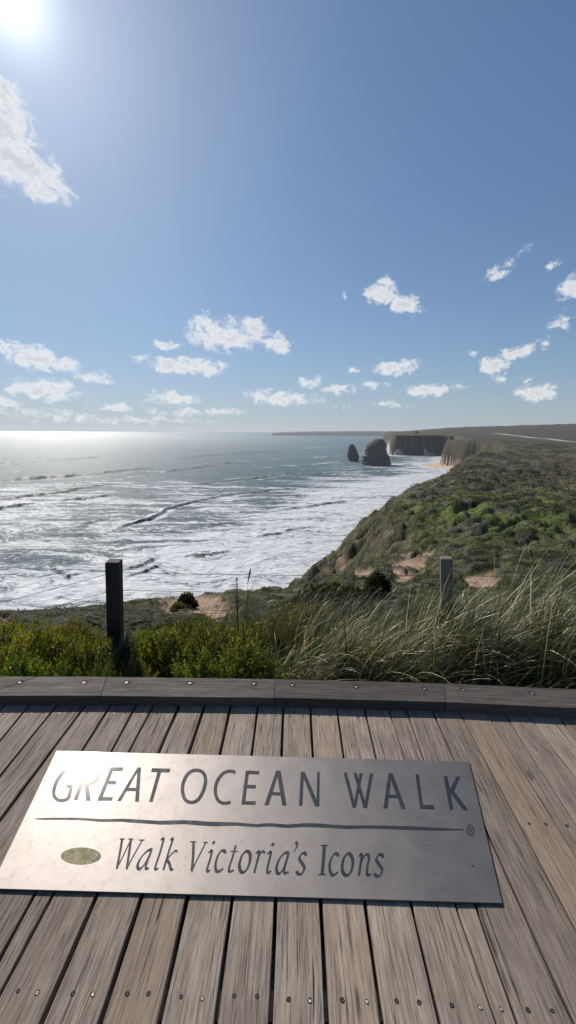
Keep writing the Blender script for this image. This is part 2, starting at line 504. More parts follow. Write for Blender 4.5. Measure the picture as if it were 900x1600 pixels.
class Sign:
    def __init__(s): s.V = []; s.F = []; s.k = 0
    def poly(s, pts):
        z = ZP1 + 0.00030 + 0.00004 * (s.k % 7); s.k += 1
        b = len(s.V)
        area = sum(pts[i][0] * pts[(i + 1) % len(pts)][1] - pts[(i + 1) % len(pts)][0] * pts[i][1] for i in range(len(pts)))
        if area > 0: pts = pts[::-1]
        for x, y in pts: s.V.append(at_z(x, y, z) - PLO)
        s.F.append(tuple(range(b, b + len(pts))))
    def bar(s, a1, a2, ya, b1, b2, yb): s.poly([(a1, ya), (a2, ya), (b2, yb), (b1, yb)])
    def strip(s, L, R):
        z = ZP1 + 0.00030 + 0.00004 * (s.k % 7); s.k += 1
        b = len(s.V)
        for (p, q) in zip(L, R): s.V.append(at_z(*p, z) - PLO); s.V.append(at_z(*q, z) - PLO)
        for i in range(len(L) - 1): s.F.append((b + 2 * i, b + 2 * i + 1, b + 2 * i + 3, b + 2 * i + 2))
    def nib(s, pts, wmax, wmin, ang=35.0, closed=False, n=8, taper=(1, 1)):
        P = np.array(pts, float)
        out = []
        m = len(P)
        segs = m if closed else m - 1
        for i in range(segs):
            if closed: p0, p1, p2, p3 = P[(i - 1) % m], P[i], P[(i + 1) % m], P[(i + 2) % m]
            else: p0, p1, p2, p3 = P[max(i - 1, 0)], P[i], P[i + 1], P[min(i + 2, m - 1)]
            for t in np.arange(n) / n:
                out.append(.5 * ((2 * p1) + (-p0 + p2) * t + (2 * p0 - 5 * p1 + 4 * p2 - p3) * t * t + (-p0 + 3 * p1 - 3 * p2 + p3) * t ** 3))
        out.append(P[0] if closed else P[-1])
        out = np.array(out)
        if closed:
            T = np.roll(out[:-1], -1, 0) - np.roll(out[:-1], 1, 0); T = np.vstack([T, T[:1]])
        else: T = np.gradient(out, axis=0)
        T /= np.linalg.norm(T, axis=1)[:, None] + 1e-9
        th = np.arctan2(-T[:, 1], T[:, 0]) - math.radians(ang)
        w = wmin + (wmax - wmin) * np.abs(np.sin(th))
        u = np.linspace(0, 1, len(out)); w = w * (taper[0] + (taper[1] - taper[0]) * u)
        Nn = np.stack([-T[:, 1], T[:, 0]], 1)
        s.strip([tuple(p) for p in out + Nn * w[:, None] / 2], [tuple(p) for p in out - Nn * w[:, None] / 2])
    def make(s, name, m): return mesh_py(name, s.V, s.F, m, plq)

s = Sign(); W = 5.2
# G R E A T
s.nib([(123, 1204), (114, 1200), (102, 1204), (91, 1217), (85, 1231), (84.5, 1243), (91, 1250), (101, 1250), (107.5, 1245.5), (111.5, 1229)], W, W)
s.bar(105, 114, 1226, 104, 113, 1231)
s.bar(134, 139.5, 1198, 115, 121, 1250)
s.nib([(138, 1200.5), (149, 1200.5), (154.5, 1206), (152, 1216), (143.5, 1223), (130, 1224)], W, W)
s.bar(132, 138.5, 1224, 134.5, 141.5, 1251)
s.bar(173, 178.5, 1199, 152, 158, 1251); s.bar(173, 192.5, 1199, 171, 191, 1204.5); s.bar(165, 182, 1220, 163, 180.5, 1225.5)
s.poly([(154, 1245), (176.5, 1245.5), (175, 1251), (152, 1251)])
s.bar(215, 219, 1199, 183, 189, 1251.5); s.bar(215, 220.5, 1199, 211, 217, 1252.5); s.bar(199, 214, 1231, 196, 214, 1236)
s.poly([(237.5, 1200.2), (266, 1201), (264.5, 1207), (236, 1206.2)]); s.bar(246, 252, 1206, 233, 238.5, 1253)
s.make('word_lettering', m_letter); s = Sign()
# O C E A N
s.nib([(305, 1203.5), (294, 1209), (286.5, 1223), (285.5, 1238), (290, 1250), (300, 1253.8), (310, 1249), (318, 1235), (321.3, 1219), (317, 1207)], W + .3, W + .3, closed=True)
s.nib([(368, 1207), (359, 1204.8), (348, 1209), (339, 1222), (336.5, 1237), (340.5, 1250), (349.5, 1255), (360.5, 1253.5)], W, W)
s.bar(384, 389.5, 1204, 377, 382.7, 1257); s.poly([(384, 1204), (405.5, 1204.6), (404.7, 1210), (383, 1209.6)])
s.poly([(381, 1226), (400, 1226.5), (399.3, 1232), (380, 1231.5)]); s.poly([(378, 1251.5), (400, 1252), (399, 1257.6), (377, 1257)])
s.bar(431.5, 436.5, 1204, 413, 419.8, 1258); s.bar(432, 438.5, 1204, 441, 448, 1258.7); s.poly([(422, 1237.5), (441, 1238), (442, 1243), (420, 1242.5)])
s.bar(470, 475, 1206, 467, 472.5, 1259); s.bar(470, 476.3, 1206, 492.5, 499, 1260); s.bar(495.6, 499.6, 1206, 494.3, 499, 1260)
s.make('word_lettering', m_letter); s = Sign()
# W A L K
s.bar(536.7, 542, 1207, 551, 556.3, 1262); s.bar(552, 557.2, 1207.6, 568, 573.5, 1262.5); s.bar(561.7, 567, 1208, 551.5, 556.3, 1262); s.bar(578, 583.2, 1208.3, 568.3, 573.5, 1262.5)
s.bar(607, 612, 1208, 599, 605.8, 1263); s.bar(607, 613.5, 1208, 627, 634, 1263.6); s.poly([(605, 1241.5), (624, 1242), (625.8, 1247), (603.5, 1246.5)])
s.bar(649, 654.5, 1210, 656.6, 662, 1264); s.poly([(657, 1257.2), (678, 1258), (679.3, 1264.6), (657, 1264)])
s.bar(693, 699, 1212, 702.6, 708.6, 1265.3); s.poly([(713.5, 1213), (719.7, 1213.2), (707.6, 1239.5), (701.3, 1236.5)]); s.poly([(701.8, 1237.3), (707.3, 1233.5), (732, 1266.3), (724.3, 1266)])
s.make('word_lettering', m_letter)
# wavy rule
s = Sign()
xs = np.linspace(56, 724, 90)
cy = np.interp(xs, [56, 90, 125, 160, 190, 250, 290, 330, 370, 400, 420, 450, 475, 505, 540, 580, 640, 680, 724], [1279.5, 1279.2, 1279.5, 1282, 1281.5, 1285.5, 1284.5, 1287.5, 1287.5, 1290, 1288.5, 1291, 1289, 1290, 1292.5, 1292, 1293.8, 1295.5, 1296.5])
th = np.interp(xs, [56, 70, 110, 160, 250, 330, 400, 420, 470, 500, 580, 640, 690, 724], [1.5, 3, 3.6, 4.2, 6.2, 7.0, 4.5, 5.8, 5.5, 6.0, 4.8, 6.0, 4.2, 1.6])
th = th + 1.2 * (fbm(xs / 14, xs * 0, 8, 2) - .5)
s.strip([(a, b - c / 2) for a, b, c in zip(xs, cy, th)][::-1], [(a, b + c / 2) for a, b, c in zip(xs, cy, th)][::-1])
s.make('wavy_rule', m_letter)
# tagline in italic broad-nib strokes
s = Sign()
k4 = lambda pts: [(160 + x / 3.75, 1290 + y / 3.75) for x, y in pts]
k5 = lambda pts: [(380 + x / 3.75, 1290 + y / 3.75) for x, y in pts]
A, B = 5.2, 1.9
def st(pts, kf=k4, a=A, b=B, ang=52, **kw): s.nib(kf(pts), a, b, ang, **kw)
st([(116, 78), (104, 150), (84, 254)], a=5.6); st([(84, 252), (120, 180), (164, 88)], a=2.4); st([(168, 78), (158, 150), (142, 256)], a=5.6); st([(142, 254), (180, 180), (234, 86)], a=2.6)
s.nib(k4([(101, 78), (131, 78)]), 1.9, 1.9, 0); s.nib(k4([(152, 78), (182, 78)]), 1.9, 1.9, 0); s.nib(k4([(214, 84), (247, 84)]), 1.9, 1.9, 0)
st([(292, 140), (268, 146), (232, 180), (208, 225), (210, 250), (226, 250), (256, 212), (284, 156)], a=6.2, b=2.0); st([(290, 134), (272, 185), (254, 238), (258, 253), (272, 247)], a=5.2)
st([(341, 86), (358, 78), (340, 150), (311, 238), (312, 256), (328, 248)], a=5.0)
st([(398, 86), (412, 78), (390, 150), (357, 260)], a=5.0); st([(376, 198), (410, 162), (430, 146), (436, 156)], a=3.6); st([(376, 196), (392, 222), (402, 256), (416, 252)], a=5.2)
s.make('word_lettering', m_letter); s = Sign()
st([(534, 94), (532, 170), (524, 268)], a=6.0); st([(524, 266), (560, 190), (606, 100)], a=2.5); s.nib(k4([(514, 94), (550, 94)]), 1.9, 1.9, 0); s.nib(k4([(590, 98), (618, 98)]), 1.9, 1.9, 0)
st([(622, 160), (641, 148), (630, 200), (614, 252), (618, 268), (632, 258)], a=5.0); s.nib(k4([(646, 96), (658, 102)]), 5.6, 4.2, 80)
st([(720, 162), (712, 146), (688, 156), (668, 200), (662, 244), (672, 268), (690, 264), (708, 250)], a=5.4)
st([(782, 114), (764, 180), (742, 250), (746, 270), (770, 260)], a=4.8); s.nib(k4([(750, 150), (794, 152)]), 1.8, 1.8, 0)
st([(846, 150), (820, 172), (804, 220), (806, 258), (822, 274), (846, 256), (864, 208), (864, 166)], a=6.0, b=2.4, closed=True)
st([(74, 164), (94, 152), (84, 200), (64, 278)], kf=k5, a=5.2); st([(78, 208), (98, 168), (114, 150), (126, 162)], kf=k5, a=4.0)
st([(142, 166), (162, 154), (152, 205), (141, 258), (146, 276), (164, 264)], kf=k5, a=5.0); s.nib(k5([(168, 104), (178, 114)]), 5.6, 4.2, 80)
st([(266, 162), (246, 160), (216, 190), (196, 240), (200, 276), (218, 276), (242, 240), (262, 176)], kf=k5, a=6.0, b=2.2); st([(268, 154), (252, 210), (240, 262), (246, 280), (266, 270)], kf=k5, a=5.2)
st([(306, 98), (316, 106), (312, 128), (296, 156)], kf=k5, a=4.6, taper=(1.3, .45))
st([(368, 176), (360, 160), (338, 170), (330, 196), (346, 222), (358, 248), (346, 278), (324, 284), (312, 266)], kf=k5, a=5.4)
s.make('word_lettering', m_letter); s = Sign()
st([(476, 116), (470, 200), (462, 286)], kf=k5, a=5.2, b=3.6, ang=0); s.nib(k5([(454, 116), (498, 116)]), 2.0, 2.0, 0); s.nib(k5([(440, 287), (484, 287)]), 2.0, 2.0, 0)
st([(556, 180), (548, 164), (526, 174), (508, 216), (508, 262), (522, 288), (540, 284), (556, 270)], kf=k5, a=5.4)
st([(616, 164), (592, 186), (580, 232), (584, 272), (604, 292), (628, 274), (642, 226), (636, 182)], kf=k5, a=6.0, b=2.4, closed=True)
st([(676, 180), (694, 168), (688, 220), (678, 292)], kf=k5, a=5.2); st([(686, 222), (708, 180), (728, 168), (736, 190), (726, 250), (728, 290), (748, 280)], kf=k5, a=4.8)
st([(818, 188), (812, 170), (792, 174), (780, 200), (796, 228), (814, 258), (804, 290), (782, 296), (768, 280)], kf=k5, a=5.4)
s.make('word_lettering', m_letter)
# registered mark
s = Sign()
s.nib([(735 + 5.2 * math.cos(a) + 0.6 * math.sin(a), 1297 + 8.2 * math.sin(a)) for a in np.linspace(0, 2 * math.pi, 12, endpoint=False)], 1.7, 1.7, closed=True)
s.nib([(733, 1292.5), (734.3, 1302)], 1.1, 1.1); s.nib([(733.2, 1293), (736.6, 1294), (736.8, 1296.5), (733.8, 1297.3)], 1.0, 1.0); s.nib([(735, 1297.3), (738, 1302)], 1.1, 1.1)
s.make('registered_mark', m_letter)
s = Sign(); s.poly([(126.5 + 31.5 * math.cos(a), 1337.5 + 13.5 * math.sin(a)) for a in np.linspace(0, 2 * math.pi, 40, endpoint=False)])
s.make('oval_inlay', m_oval)
s = Sign(); s.poly([(738.5 + 2 * math.cos(a), 1353.3 + 1.5 * math.sin(a)) for a in np.linspace(0, 2 * math.pi, 10, endpoint=False)])
s.make('rivet', m_letter)

# ------------------------------------------------------------------ terrain
SEA = -60.0
PY = np.array([0, 2.2, 3.6, 5, 8, 13, 20, 38, 56, 80, 107, 140, 170, 205, 260, 400, 600, 760, 1000, 1200, 1600, 2300, 3500.0])
PZ = np.array([-.50, -.46, -.52, -.95, -2.3, -4.3, -6.2, -10.5, -13.2, -15.4, -16.9, -18.2, -18.8, -19.3, -19.8, -18.5, -14.5, -13.0, -8.0, -4.0, -2, 0, 0])
def prof(Y): return np.interp(Y, PY, PZ)
def hit(x, y):
    d = ray(x, y); t = np.geomspace(1.5, 3000, 4000)
    P = CAM[None] + d[None] * t[:, None]
    below = P[:, 2] < prof(P[:, 1])
    i = int(np.argmax(below)) if below.any() else len(t) - 1
    return P[i]
crest_px = [(-100, 975), (0, 965), (100, 958), (190, 950), (250, 938), (300, 928), (400, 922), (470, 910), (500, 893), (536, 868), (556, 850), (578, 828), (590, 808), (595, 788), (600, 780), (624, 773), (628, 758), (655, 750), (682, 741)]
coast = [(-160, -60), (-90, -14), (-40, 2), (-16, 6.5)] + [tuple(hit(*p)[:2]) for p in crest_px[1:]]
coast += [(128, 300), (180, 400), (262, 500), (300, 580), (324, 640), (312, 720), (303, 800), (310, 822), (360, 840), (400, 960), (445, 1120), (425, 1150), (318, 1165), (300, 1172), (296, 1200), (350, 1330), (430, 1700), (520, 2300), (700, 2900), (1100, 3600), (2600, 3700)]
coast = np.array(coast)
def coast_d(X, Y):
    best = np.full(X.shape, 1e9); sgn = np.ones(X.shape)
    for (x0, y0), (x1, y1) in zip(coast[:-1], coast[1:]):
        ex, ey = x1 - x0, y1 - y0; L2 = ex * ex + ey * ey
        t = np.clip(((X - x0) * ex + (Y - y0) * ey) / L2, 0, 1)
        dx = X - (x0 + t * ex); dy = Y - (y0 + t * ey)
        d = dx * dx + dy * dy
        m = d < best
        best = np.where(m, d, best)
    # sign by even-odd test against the closed polygon (land side)
    poly = np.vstack([coast, [(4500, 3700), (4500, -60)]])
    inside = np.zeros(X.shape, bool)
    j = len(poly) - 1
    for i in range(len(poly)):
        xi, yi = poly[i]; xj, yj = poly[j]
        if yi != yj:
            c = ((yi > Y) != (yj > Y)) & (X < (xj - xi) * (Y - yi) / (yj - yi) + xi)
            inside ^= c
        j = i
    return np.sqrt(best) * np.where(inside, 1, -1)

NA, NR = 1000, 980
az = np.radians(np.linspace(-66, 66, NA)); rr = np.geomspace(0.5, 3800, NR)
AZ, RR = np.meshgrid(az, rr)
X = RR * np.sin(AZ); Y = RR * np.cos(AZ)
wob = (fbm(X / 14, Y / 14, 31, 4) - .5) * np.interp(RR, [5, 14, 30, 120, 400, 2000], [.4, .8, 2.4, 7, 1.6, 1.2]) + (fbm(X / 75, Y / 75, 33, 3) - .5) * np.interp(RR, [100, 500, 2000], [0, 20, 40])
d = coast_d(X, Y) + wob
d = d - np.interp(RR, [16, 26, 60, 110, 220, 300], [0, 2.6, 8.5, 6.5, 3.5, 0]) + (fbm(X / 7, Y / 7, 35, 3) - .5) * np.interp(RR, [25, 60, 150, 260], [0, 5, 8, 0])
base = prof(np.maximum(Y, 0))
u = X / np.maximum(Y, 1)
hill = sstep(1250, 2250, Y) * np.interp(u, [.1, .2, .30, .38, .45, .56, .69, .9], [-8, -2, 8, 26, 36, 41, 49, 50])
hill = hill + sstep(900, 1700, Y) * (fbm(X / 260, Y / 260, 77, 3) - .5) * 12
roll = (fbm(X / 60, Y / 60, 12, 3) - .5) * np.interp(RR, [6, 30, 100, 400, 1500], [0, .8, 2.2, 3.5, 7])
plate_z = base + hill + roll
wid = np.interp(Y, [0, 100, 220, 400, 560, 4000], [46, 52, 42, 25, 9, 11])
wid = wid * (0.85 + .3 * fbm(X / 40, Y / 40, 3, 2))
q = np.clip(-d / wid, 0, 1.0)
shape = np.where(q < .12, q * q / .24, q - .06) / .94
rock_n = (fbm(X / 5, Y / 5, 55, 4) - .5)
Z = plate_z * (1 - shape) + (SEA + np.interp(Y, [0, 230, 330, 900, 1050], [-1.6, -1.0, 1.5, 1.5, -1])) * shape
Z = Z + rock_n * np.interp(RR, [300, 520], [5, 1.2]) * np.sin(np.pi * np.clip(shape, 0, 1)) * sstep(30, 120, RR)
# rounding of the rim towards the drop
Z = Z - 1.2 * sstep(8, 0, d) * sstep(10, 60, RR)
bt = -d - wid
Z = np.where(bt > 0, np.maximum(SEA + np.interp(Y, [0, 230, 330, 900, 1050], [-1.6, -1.0, 1.5, 1.5, -1]) - bt * .05, SEA - 2.5), Z)

PXx, PXy = project(X, Y, Z)
LA, LR = AZ, np.log(RR)
def blob(x, y, rx, ry, soft=.35):
    e = np.sqrt(((PXx - x) / rx) ** 2 + ((PXy - y) / ry) ** 2) + (fbm(LA * 45, LR * 16, 91, 4) - .5) * 1.3
    return sstep(1 + soft, 1 - soft, e)
sand = np.zeros(X.shape)
for b in [(644, 882, 26, 11), (666, 868, 20, 5), (566, 899, 20, 6), (632, 904, 18, 6), (716, 872, 11, 4), (750, 907, 24, 9), (620, 893, 15, 6), (300, 938, 38, 10), (330, 952, 40, 12), (270, 948, 24, 10), (345, 962, 30, 10), (215, 948, 14, 4), (10, 972, 14, 6), (535, 878, 8, 12), (505, 900, 12, 5)]:
    sand = np.maximum(sand, blob(*b))
sand *= sstep(5, 8, RR)
# scrub: bush domes at two scales that suit the distance
h0, id0 = mounds(X, Y, .75, 2); h1, id1 = mounds(X, Y, 1.9, 3); h2, id2 = mounds(X, Y, 4.2, 8); h3, id3 = mounds(X, Y, 10.0, 15)
w0 = sstep(34, 16, RR); w1 = sstep(14, 34, RR) * sstep(130, 70, RR); w2 = sstep(40, 90, RR) * sstep(420, 240, RR); w3 = sstep(160, 380, RR)
scr = (1 - sand) * sstep(3.4, 5, RR) * sstep(-14, 2, d + np.where(Y < 200, 20, 0)) * sstep(1200, 500, RR)
thin = sstep(.32, .55, fbm(LA * 22, LR * 9, 19, 3))
Z = Z + scr * (.35 + .65 * thin) * ((h0 - .2) * .26 * w0 + (h1 - .3) * 1.25 * w1 + (h2 - .3) * 2.9 * w2 + (h3 - .3) * 3.6 * w3) - sand * .10
idm = (id0 * w0 + id1 * w1 + id2 * w2 + id3 * w3) / (w0 + w1 + w2 + w3 + 1e-6)

def colmix(f, a, b): return a * (1 - f[..., None]) + np.array(b) * f[..., None]
patch = fbm(LA * 7, LR * 7.5, 41, 4); dpatch = fbm(LA * 12, LR * 13, 58, 3)
fine = fbm(LA * 110, LR * 40, 47, 4)
col = np.zeros(X.shape + (3,)); col[:] = (.040, .047, .018)
col = colmix(sstep(.3, .7, idm), col, (.060, .070, .024))
green = sstep(880, 790, PXy) * sstep(742, 790, PXy) * sstep(560, 650, PXx)
green = np.clip(green * sstep(.36, .56, patch) * 1.2, 0, 1)
col = colmix(green * .9, col, (.105, .135, .026))
heath = sstep(800, 745, PXy) * sstep(.30, .62, 1 - patch)
col = colmix(heath * .85, col, (.088, .070, .050))
col *= (.38 + 1.25 * idm)[..., None]
col = colmix(sstep(.55, .68, dpatch) * .75 * (scr > .2), col, (.024, .028, .012))
grey = sstep(.62, .72, fbm(LA * 34, LR * 13, 5, 2)) * .55
col = colmix(grey * (scr > .3), col, (.13, .125, .105))
col = colmix(sstep(.62, .8, idm) * .5, col, (.10, .095, .035))
col = colmix(sand, col, (.34, .235, .165))
far = sstep(420, 900, RR)
col = colmix(far * .75, col, (.070, .060, .042))
col = colmix(sstep(17, 11, RR) * .7 * (1 - sand), col, (.034, .032, .014))
nearg = sstep(4.5, 3.2, RR)
col = colmix(nearg * .8, col, (.05, .04, .025))
# soil showing on the rim slope
rim = sstep(6, -8, d) * sstep(20, 60, RR)
col = colmix(np.clip(rim * sstep(.42, .62, fine) * .8, 0, 1), col, (.115, .088, .060))
col *= (.75 + .5 * fine)[..., None]
col = np.clip(col, .004, 1)

slope = np.clip(shape, 0, 1)
idx = np.arange(NA * NR).reshape(NR, NA)
fz = np.stack([idx[:-1, :-1], idx[:-1, 1:], idx[1:, 1:], idx[1:, :-1]], -1).reshape(-1, 4)
Zf = Z.ravel(); df = d.ravel(); wf = wid.ravel(); 
zmax = Zf[fz].max(1); bmin = (-df - wf)[fz].min(1)
keep = zmax > SEA - 2.0
isbeach = (bmin > -1.0) & keep
cliffy = ((-df)[fz].min(1) > 5.0) & (RR.ravel()[fz].min(1) > 230) & keep & ~isbeach
land = keep & ~isbeach & ~cliffy
VT = np.stack([X, Y, Z], -1).reshape(-1, 3); CT = col.reshape(-1, 3)
def sub(fs):
    used, inv = np.unique(fs, return_inverse=True)
    return used, inv.reshape(fs.shape)

m_land, N = mat('coastal_heath_ground')
at = N.n('ShaderNodeAttribute', attribute_name='tint').outputs['Color']
geo = N.n('ShaderNodeNewGeometry').outputs['Position']
nz = N.noise(geo, .9, 5, .65); nz2 = N.noise(geo, 6.0, 4, .65)
c = N.mix(1.0, at, N.n('ShaderNodeCombineXYZ', inp={0: N.map(nz, .25, .75, .55, 1.45, 'LINEAR'), 1: N.map(nz, .25, .75, .58, 1.42, 'LINEAR'), 2: N.map(nz, .25, .75, .6, 1.4, 'LINEAR')}).outputs[0], 'MULTIPLY')
nm = bump(N, N.math('ADD', nz, N.math('MULTIPLY', nz2, .35)), .9, .5)
finish(N, pbsdf(N, c, .85, normal=nm, spec=.15))

m_rock, N = mat('limestone_cliff')
geo = N.n('ShaderNodeNewGeometry').outputs['Position']
sx = N.n('ShaderNodeSeparateXYZ'); N.L.new(geo, sx.inputs[0])
w = N.noise(geo, .05, 4, .6)
zz = N.math('ADD', sx.outputs[2], N.math('MULTIPLY', w, 6.0))
band = N.noise(N.n('ShaderNodeCombineXYZ', inp={2: zz}).outputs[0], .55, 5, .7)
vert = N.noise(N.vmath('MULTIPLY', geo, (1, 1, .12)), .22, 5, .65)
nz = N.noise(geo, .35, 6, .65)
c = N.ramp(N.math('ADD', N.math('MULTIPLY', band, .8), N.math('MULTIPLY', nz, .2)), [(.34, (.28, .235, .18)), (.5, (.44, .375, .29)), (.66, (.58, .51, .41))])
c = N.mix(N.map(vert, .6, .85, 0, .18), c, (.10, .085, .07))
nm = bump(N, N.math('ADD', N.math('ADD', band, N.math('MULTIPLY', vert, .5)), nz), .8, 1.6)
finish(N, pbsdf(N, c, .9, normal=nm, spec=.2))

m_stack = m_rock.copy(); m_stack.name = 'shaded_limestone'  # darker copy of the cliff rock: backlit shade painted into its colour
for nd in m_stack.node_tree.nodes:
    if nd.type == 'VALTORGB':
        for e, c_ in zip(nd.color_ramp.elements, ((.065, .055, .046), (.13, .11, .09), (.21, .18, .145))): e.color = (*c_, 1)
m_sand, N = mat('beach_sand')
geo = N.n('ShaderNodeNewGeometry').outputs['Position']
c = N.mix(N.map(N.noise(geo, .08, 5), .35, .65), (.50, .36, .24), (.60, .45, .31))
finish(N, pbsdf(N, c, .85, spec=.25))

for nm_, msk, mm in (('terrain', land, m_land), ('cliff', cliffy, m_rock), ('beach', isbeach, m_sand)):
    used, fs = sub(fz[msk])
    kind(mesh_np(nm_, VT[used], fs, mm, attrs={'tint': CT[used]}, smooth=True), 'structure')

def terrain_z(x, y):
    """height of the built ground at plan points (nearest grid vertex)"""
    x = np.atleast_1d(np.asarray(x, float)); y = np.atleast_1d(np.asarray(y, float))
    a = np.arctan2(x, y); r_ = np.hypot(x, y)
    ia = np.clip(np.round((a - az[0]) / (az[1] - az[0])).astype(int), 0, NA - 1)
    ir = np.clip(np.round(np.log(r_ / rr[0]) / math.log(rr[1] / rr[0])).astype(int), 0, NR - 1)
    return Z[ir, ia], ir, ia

# leaf-scale roughness of the scrub: small tilted leaf sprays standing on the bush domes
def rand_dirs(n, up=.4):
    v = rng.normal(size=(n, 3)); v[:, 2] = np.abs(v[:, 2]) + up
    return v / np.linalg.norm(v, axis=1)[:, None]

def leaves(P, D, L, Wd, tint, fold=.18, jitter=None):
    """rhombic leaves: P base, D direction, returns V,F,tints"""
    n = len(P)
    S = np.cross(D, rng.normal(size=(n, 3))); S /= np.linalg.norm(S, axis=1)[:, None] + 1e-9
    Nn = np.cross(S, D)
    L = L[:, None]; Wd = Wd[:, None]
    V = np.stack([P, P + D * L * .5 + S * Wd * .5 + Nn * Wd * fold, P + D * L, P + D * L * .5 - S * Wd * .5 + Nn * Wd * fold], 1).reshape(-1, 3)
    F = np.arange(4 * n).reshape(n, 4)
    return V, F, np.repeat(tint, 4, 0)

cand = np.where((scr.ravel() > .25) & (d.ravel() > -30) & (RR.ravel() > 3.6) & (RR.ravel() < 520) & (np.degrees(np.abs(AZ)).ravel() < 44) & (sand.ravel() < .35))[0]
wt = np.ones(len(cand)); 
pick = rng.choice(cand, size=min(150000, len(cand)), replace=True)
P = VT[pick] + rng.normal(size=(len(pick), 3)) * (RR.ravel()[pick] * .0012)[:, None]
Rk = RR.ravel()[pick]
Lf = np.clip(Rk * .0042, .03, .9) * rng.uniform(.5, 1.2, len(pick))
tn = CT[pick] * rng.uniform(.8, 1.25, (len(pick), 1)) * rng.uniform(.93, 1.07, (len(pick), 3))
V, F, T = leaves(P - np.array([0, 0, .02]), rand_dirs(len(pick), .25), Lf, Lf * .55, tn)
M_SCRUB = leaf_mat('scrub_leaf', trans=.22, rough=.6, spec=.2)
so = mesh_np('coastal_scrub', V, F, M_SCRUB, attrs={'tint': T})
kind(so, 'stuff'); so['label'] = 'low wind-pruned green and brown coastal scrub covering the headland'; so['category'] = 'scrub'

# road over the far land
m_road, N = mat('pale_road')
geo = N.n('ShaderNodeNewGeometry').outputs['Position']
finish(N, pbsdf(N, N.mix(N.map(N.noise(geo, .2, 4), .3, .7), (.30, .28, .25), (.42, .39, .35)), .8))
road_px = [(772, 676.5), (786, 678), (800, 680), (820, 682.5), (840, 685.3), (862, 687.8), (884, 690.5), (930, 696)]
road_Y = [1240, 1150, 1050, 960, 870, 790, 720, 600]
rp = [at_Y(x, y, Yv) for (x, y), Yv in zip(road_px, road_Y)]
V, F = [], []
rp2 = []
for i in range(len(rp) - 1):
    for t in np.linspace(0, 1, 12, endpoint=False): rp2.append(rp[i] * (1 - t) + rp[i + 1] * t)
rp2 = np.array(rp2)
tz, _, _ = terrain_z(rp2[:, 0], rp2[:, 1])
zline = np.convolve(np.pad(np.maximum(tz + 2.2, rp2[:, 2]), 6, mode='edge'), np.ones(13) / 13, 'valid')
for i, p in enumerate(rp2):
    t = rp2[min(i + 1, len(rp2) - 1)] - rp2[max(i - 1, 0)]; nrm = np.array([-t[1], t[0], 0]); nrm /= np.linalg.norm(nrm)
    z = zline[i]
    for off, dz in ((-22, -9), (-8, 0), (8, 0), (22, -9)): V.append((*(p + nrm * off)[:2], z + dz))
for i in range(len(rp2) - 1):
    for k in range(3): F.append((4 * i + k, 4 * i + k + 1, 4 * i + 5 + k, 4 * i + 4 + k))
road = mesh_py('road', V, F, m_road)
kind(road, 'structure')
road.data.materials.append(m_land)
for i, p_ in enumerate(road.data.polygons): p_.material_index = 0 if i % 3 == 1 else 1
ca = road.data.attributes.new('tint', 'FLOAT_COLOR', 'POINT')
ca.data.foreach_set('color', np.tile(np.array([.06, .06, .035, 1], np.float32), len(V)))

# far low coast on the horizon
def ridge(name, x0, x1, Yd, tops, depth, seed, mat_):
    n = 120; V = []; F = []
    for i in range(n + 1):
        x = x0 + (x1 - x0) * i / n
        yt = np.interp(x, [t[0] for t in tops], [t[1] for t in tops]) + (float(fbm(np.array([x / 9.0]), np.array([seed * 1.0]), seed)[0]) - .5) * .9
        P = at_Y(x, yt, Yd); zt = P[2]
        for dy, f in ((-depth * .15, 0), (-depth * .1, .75), (0, 1), (depth, 1.0), (depth * 1.6, 0)):
            V.append((P[0] * (1 + dy / Yd), Yd + dy, SEA - 2 + (zt - SEA + 2) * f))
    for i in range(n):
        for k in range(4): F.append((5 * i + k, 5 * i + 5 + k, 5 * i + 6 + k, 5 * i + 1 + k))
    o = mesh_py(name, V, F, mat_)
    return kind(o, 'structure')
m_far, N = mat('far_land')
geo = N.n('ShaderNodeNewGeometry').outputs['Position']
finish(N, pbsdf(N, N.mix(N.map(N.noise(geo, .01, 4), .35, .65), (.06, .06, .04), (.15, .12, .085)), .9, spec=.1))
ridge('far_headland', 425, 720, 7600, [(425, 676.3), (450, 674.8), (500, 673.8), (560, 673.6), (640, 673.4), (720, 672)], 900, 3, m_far)

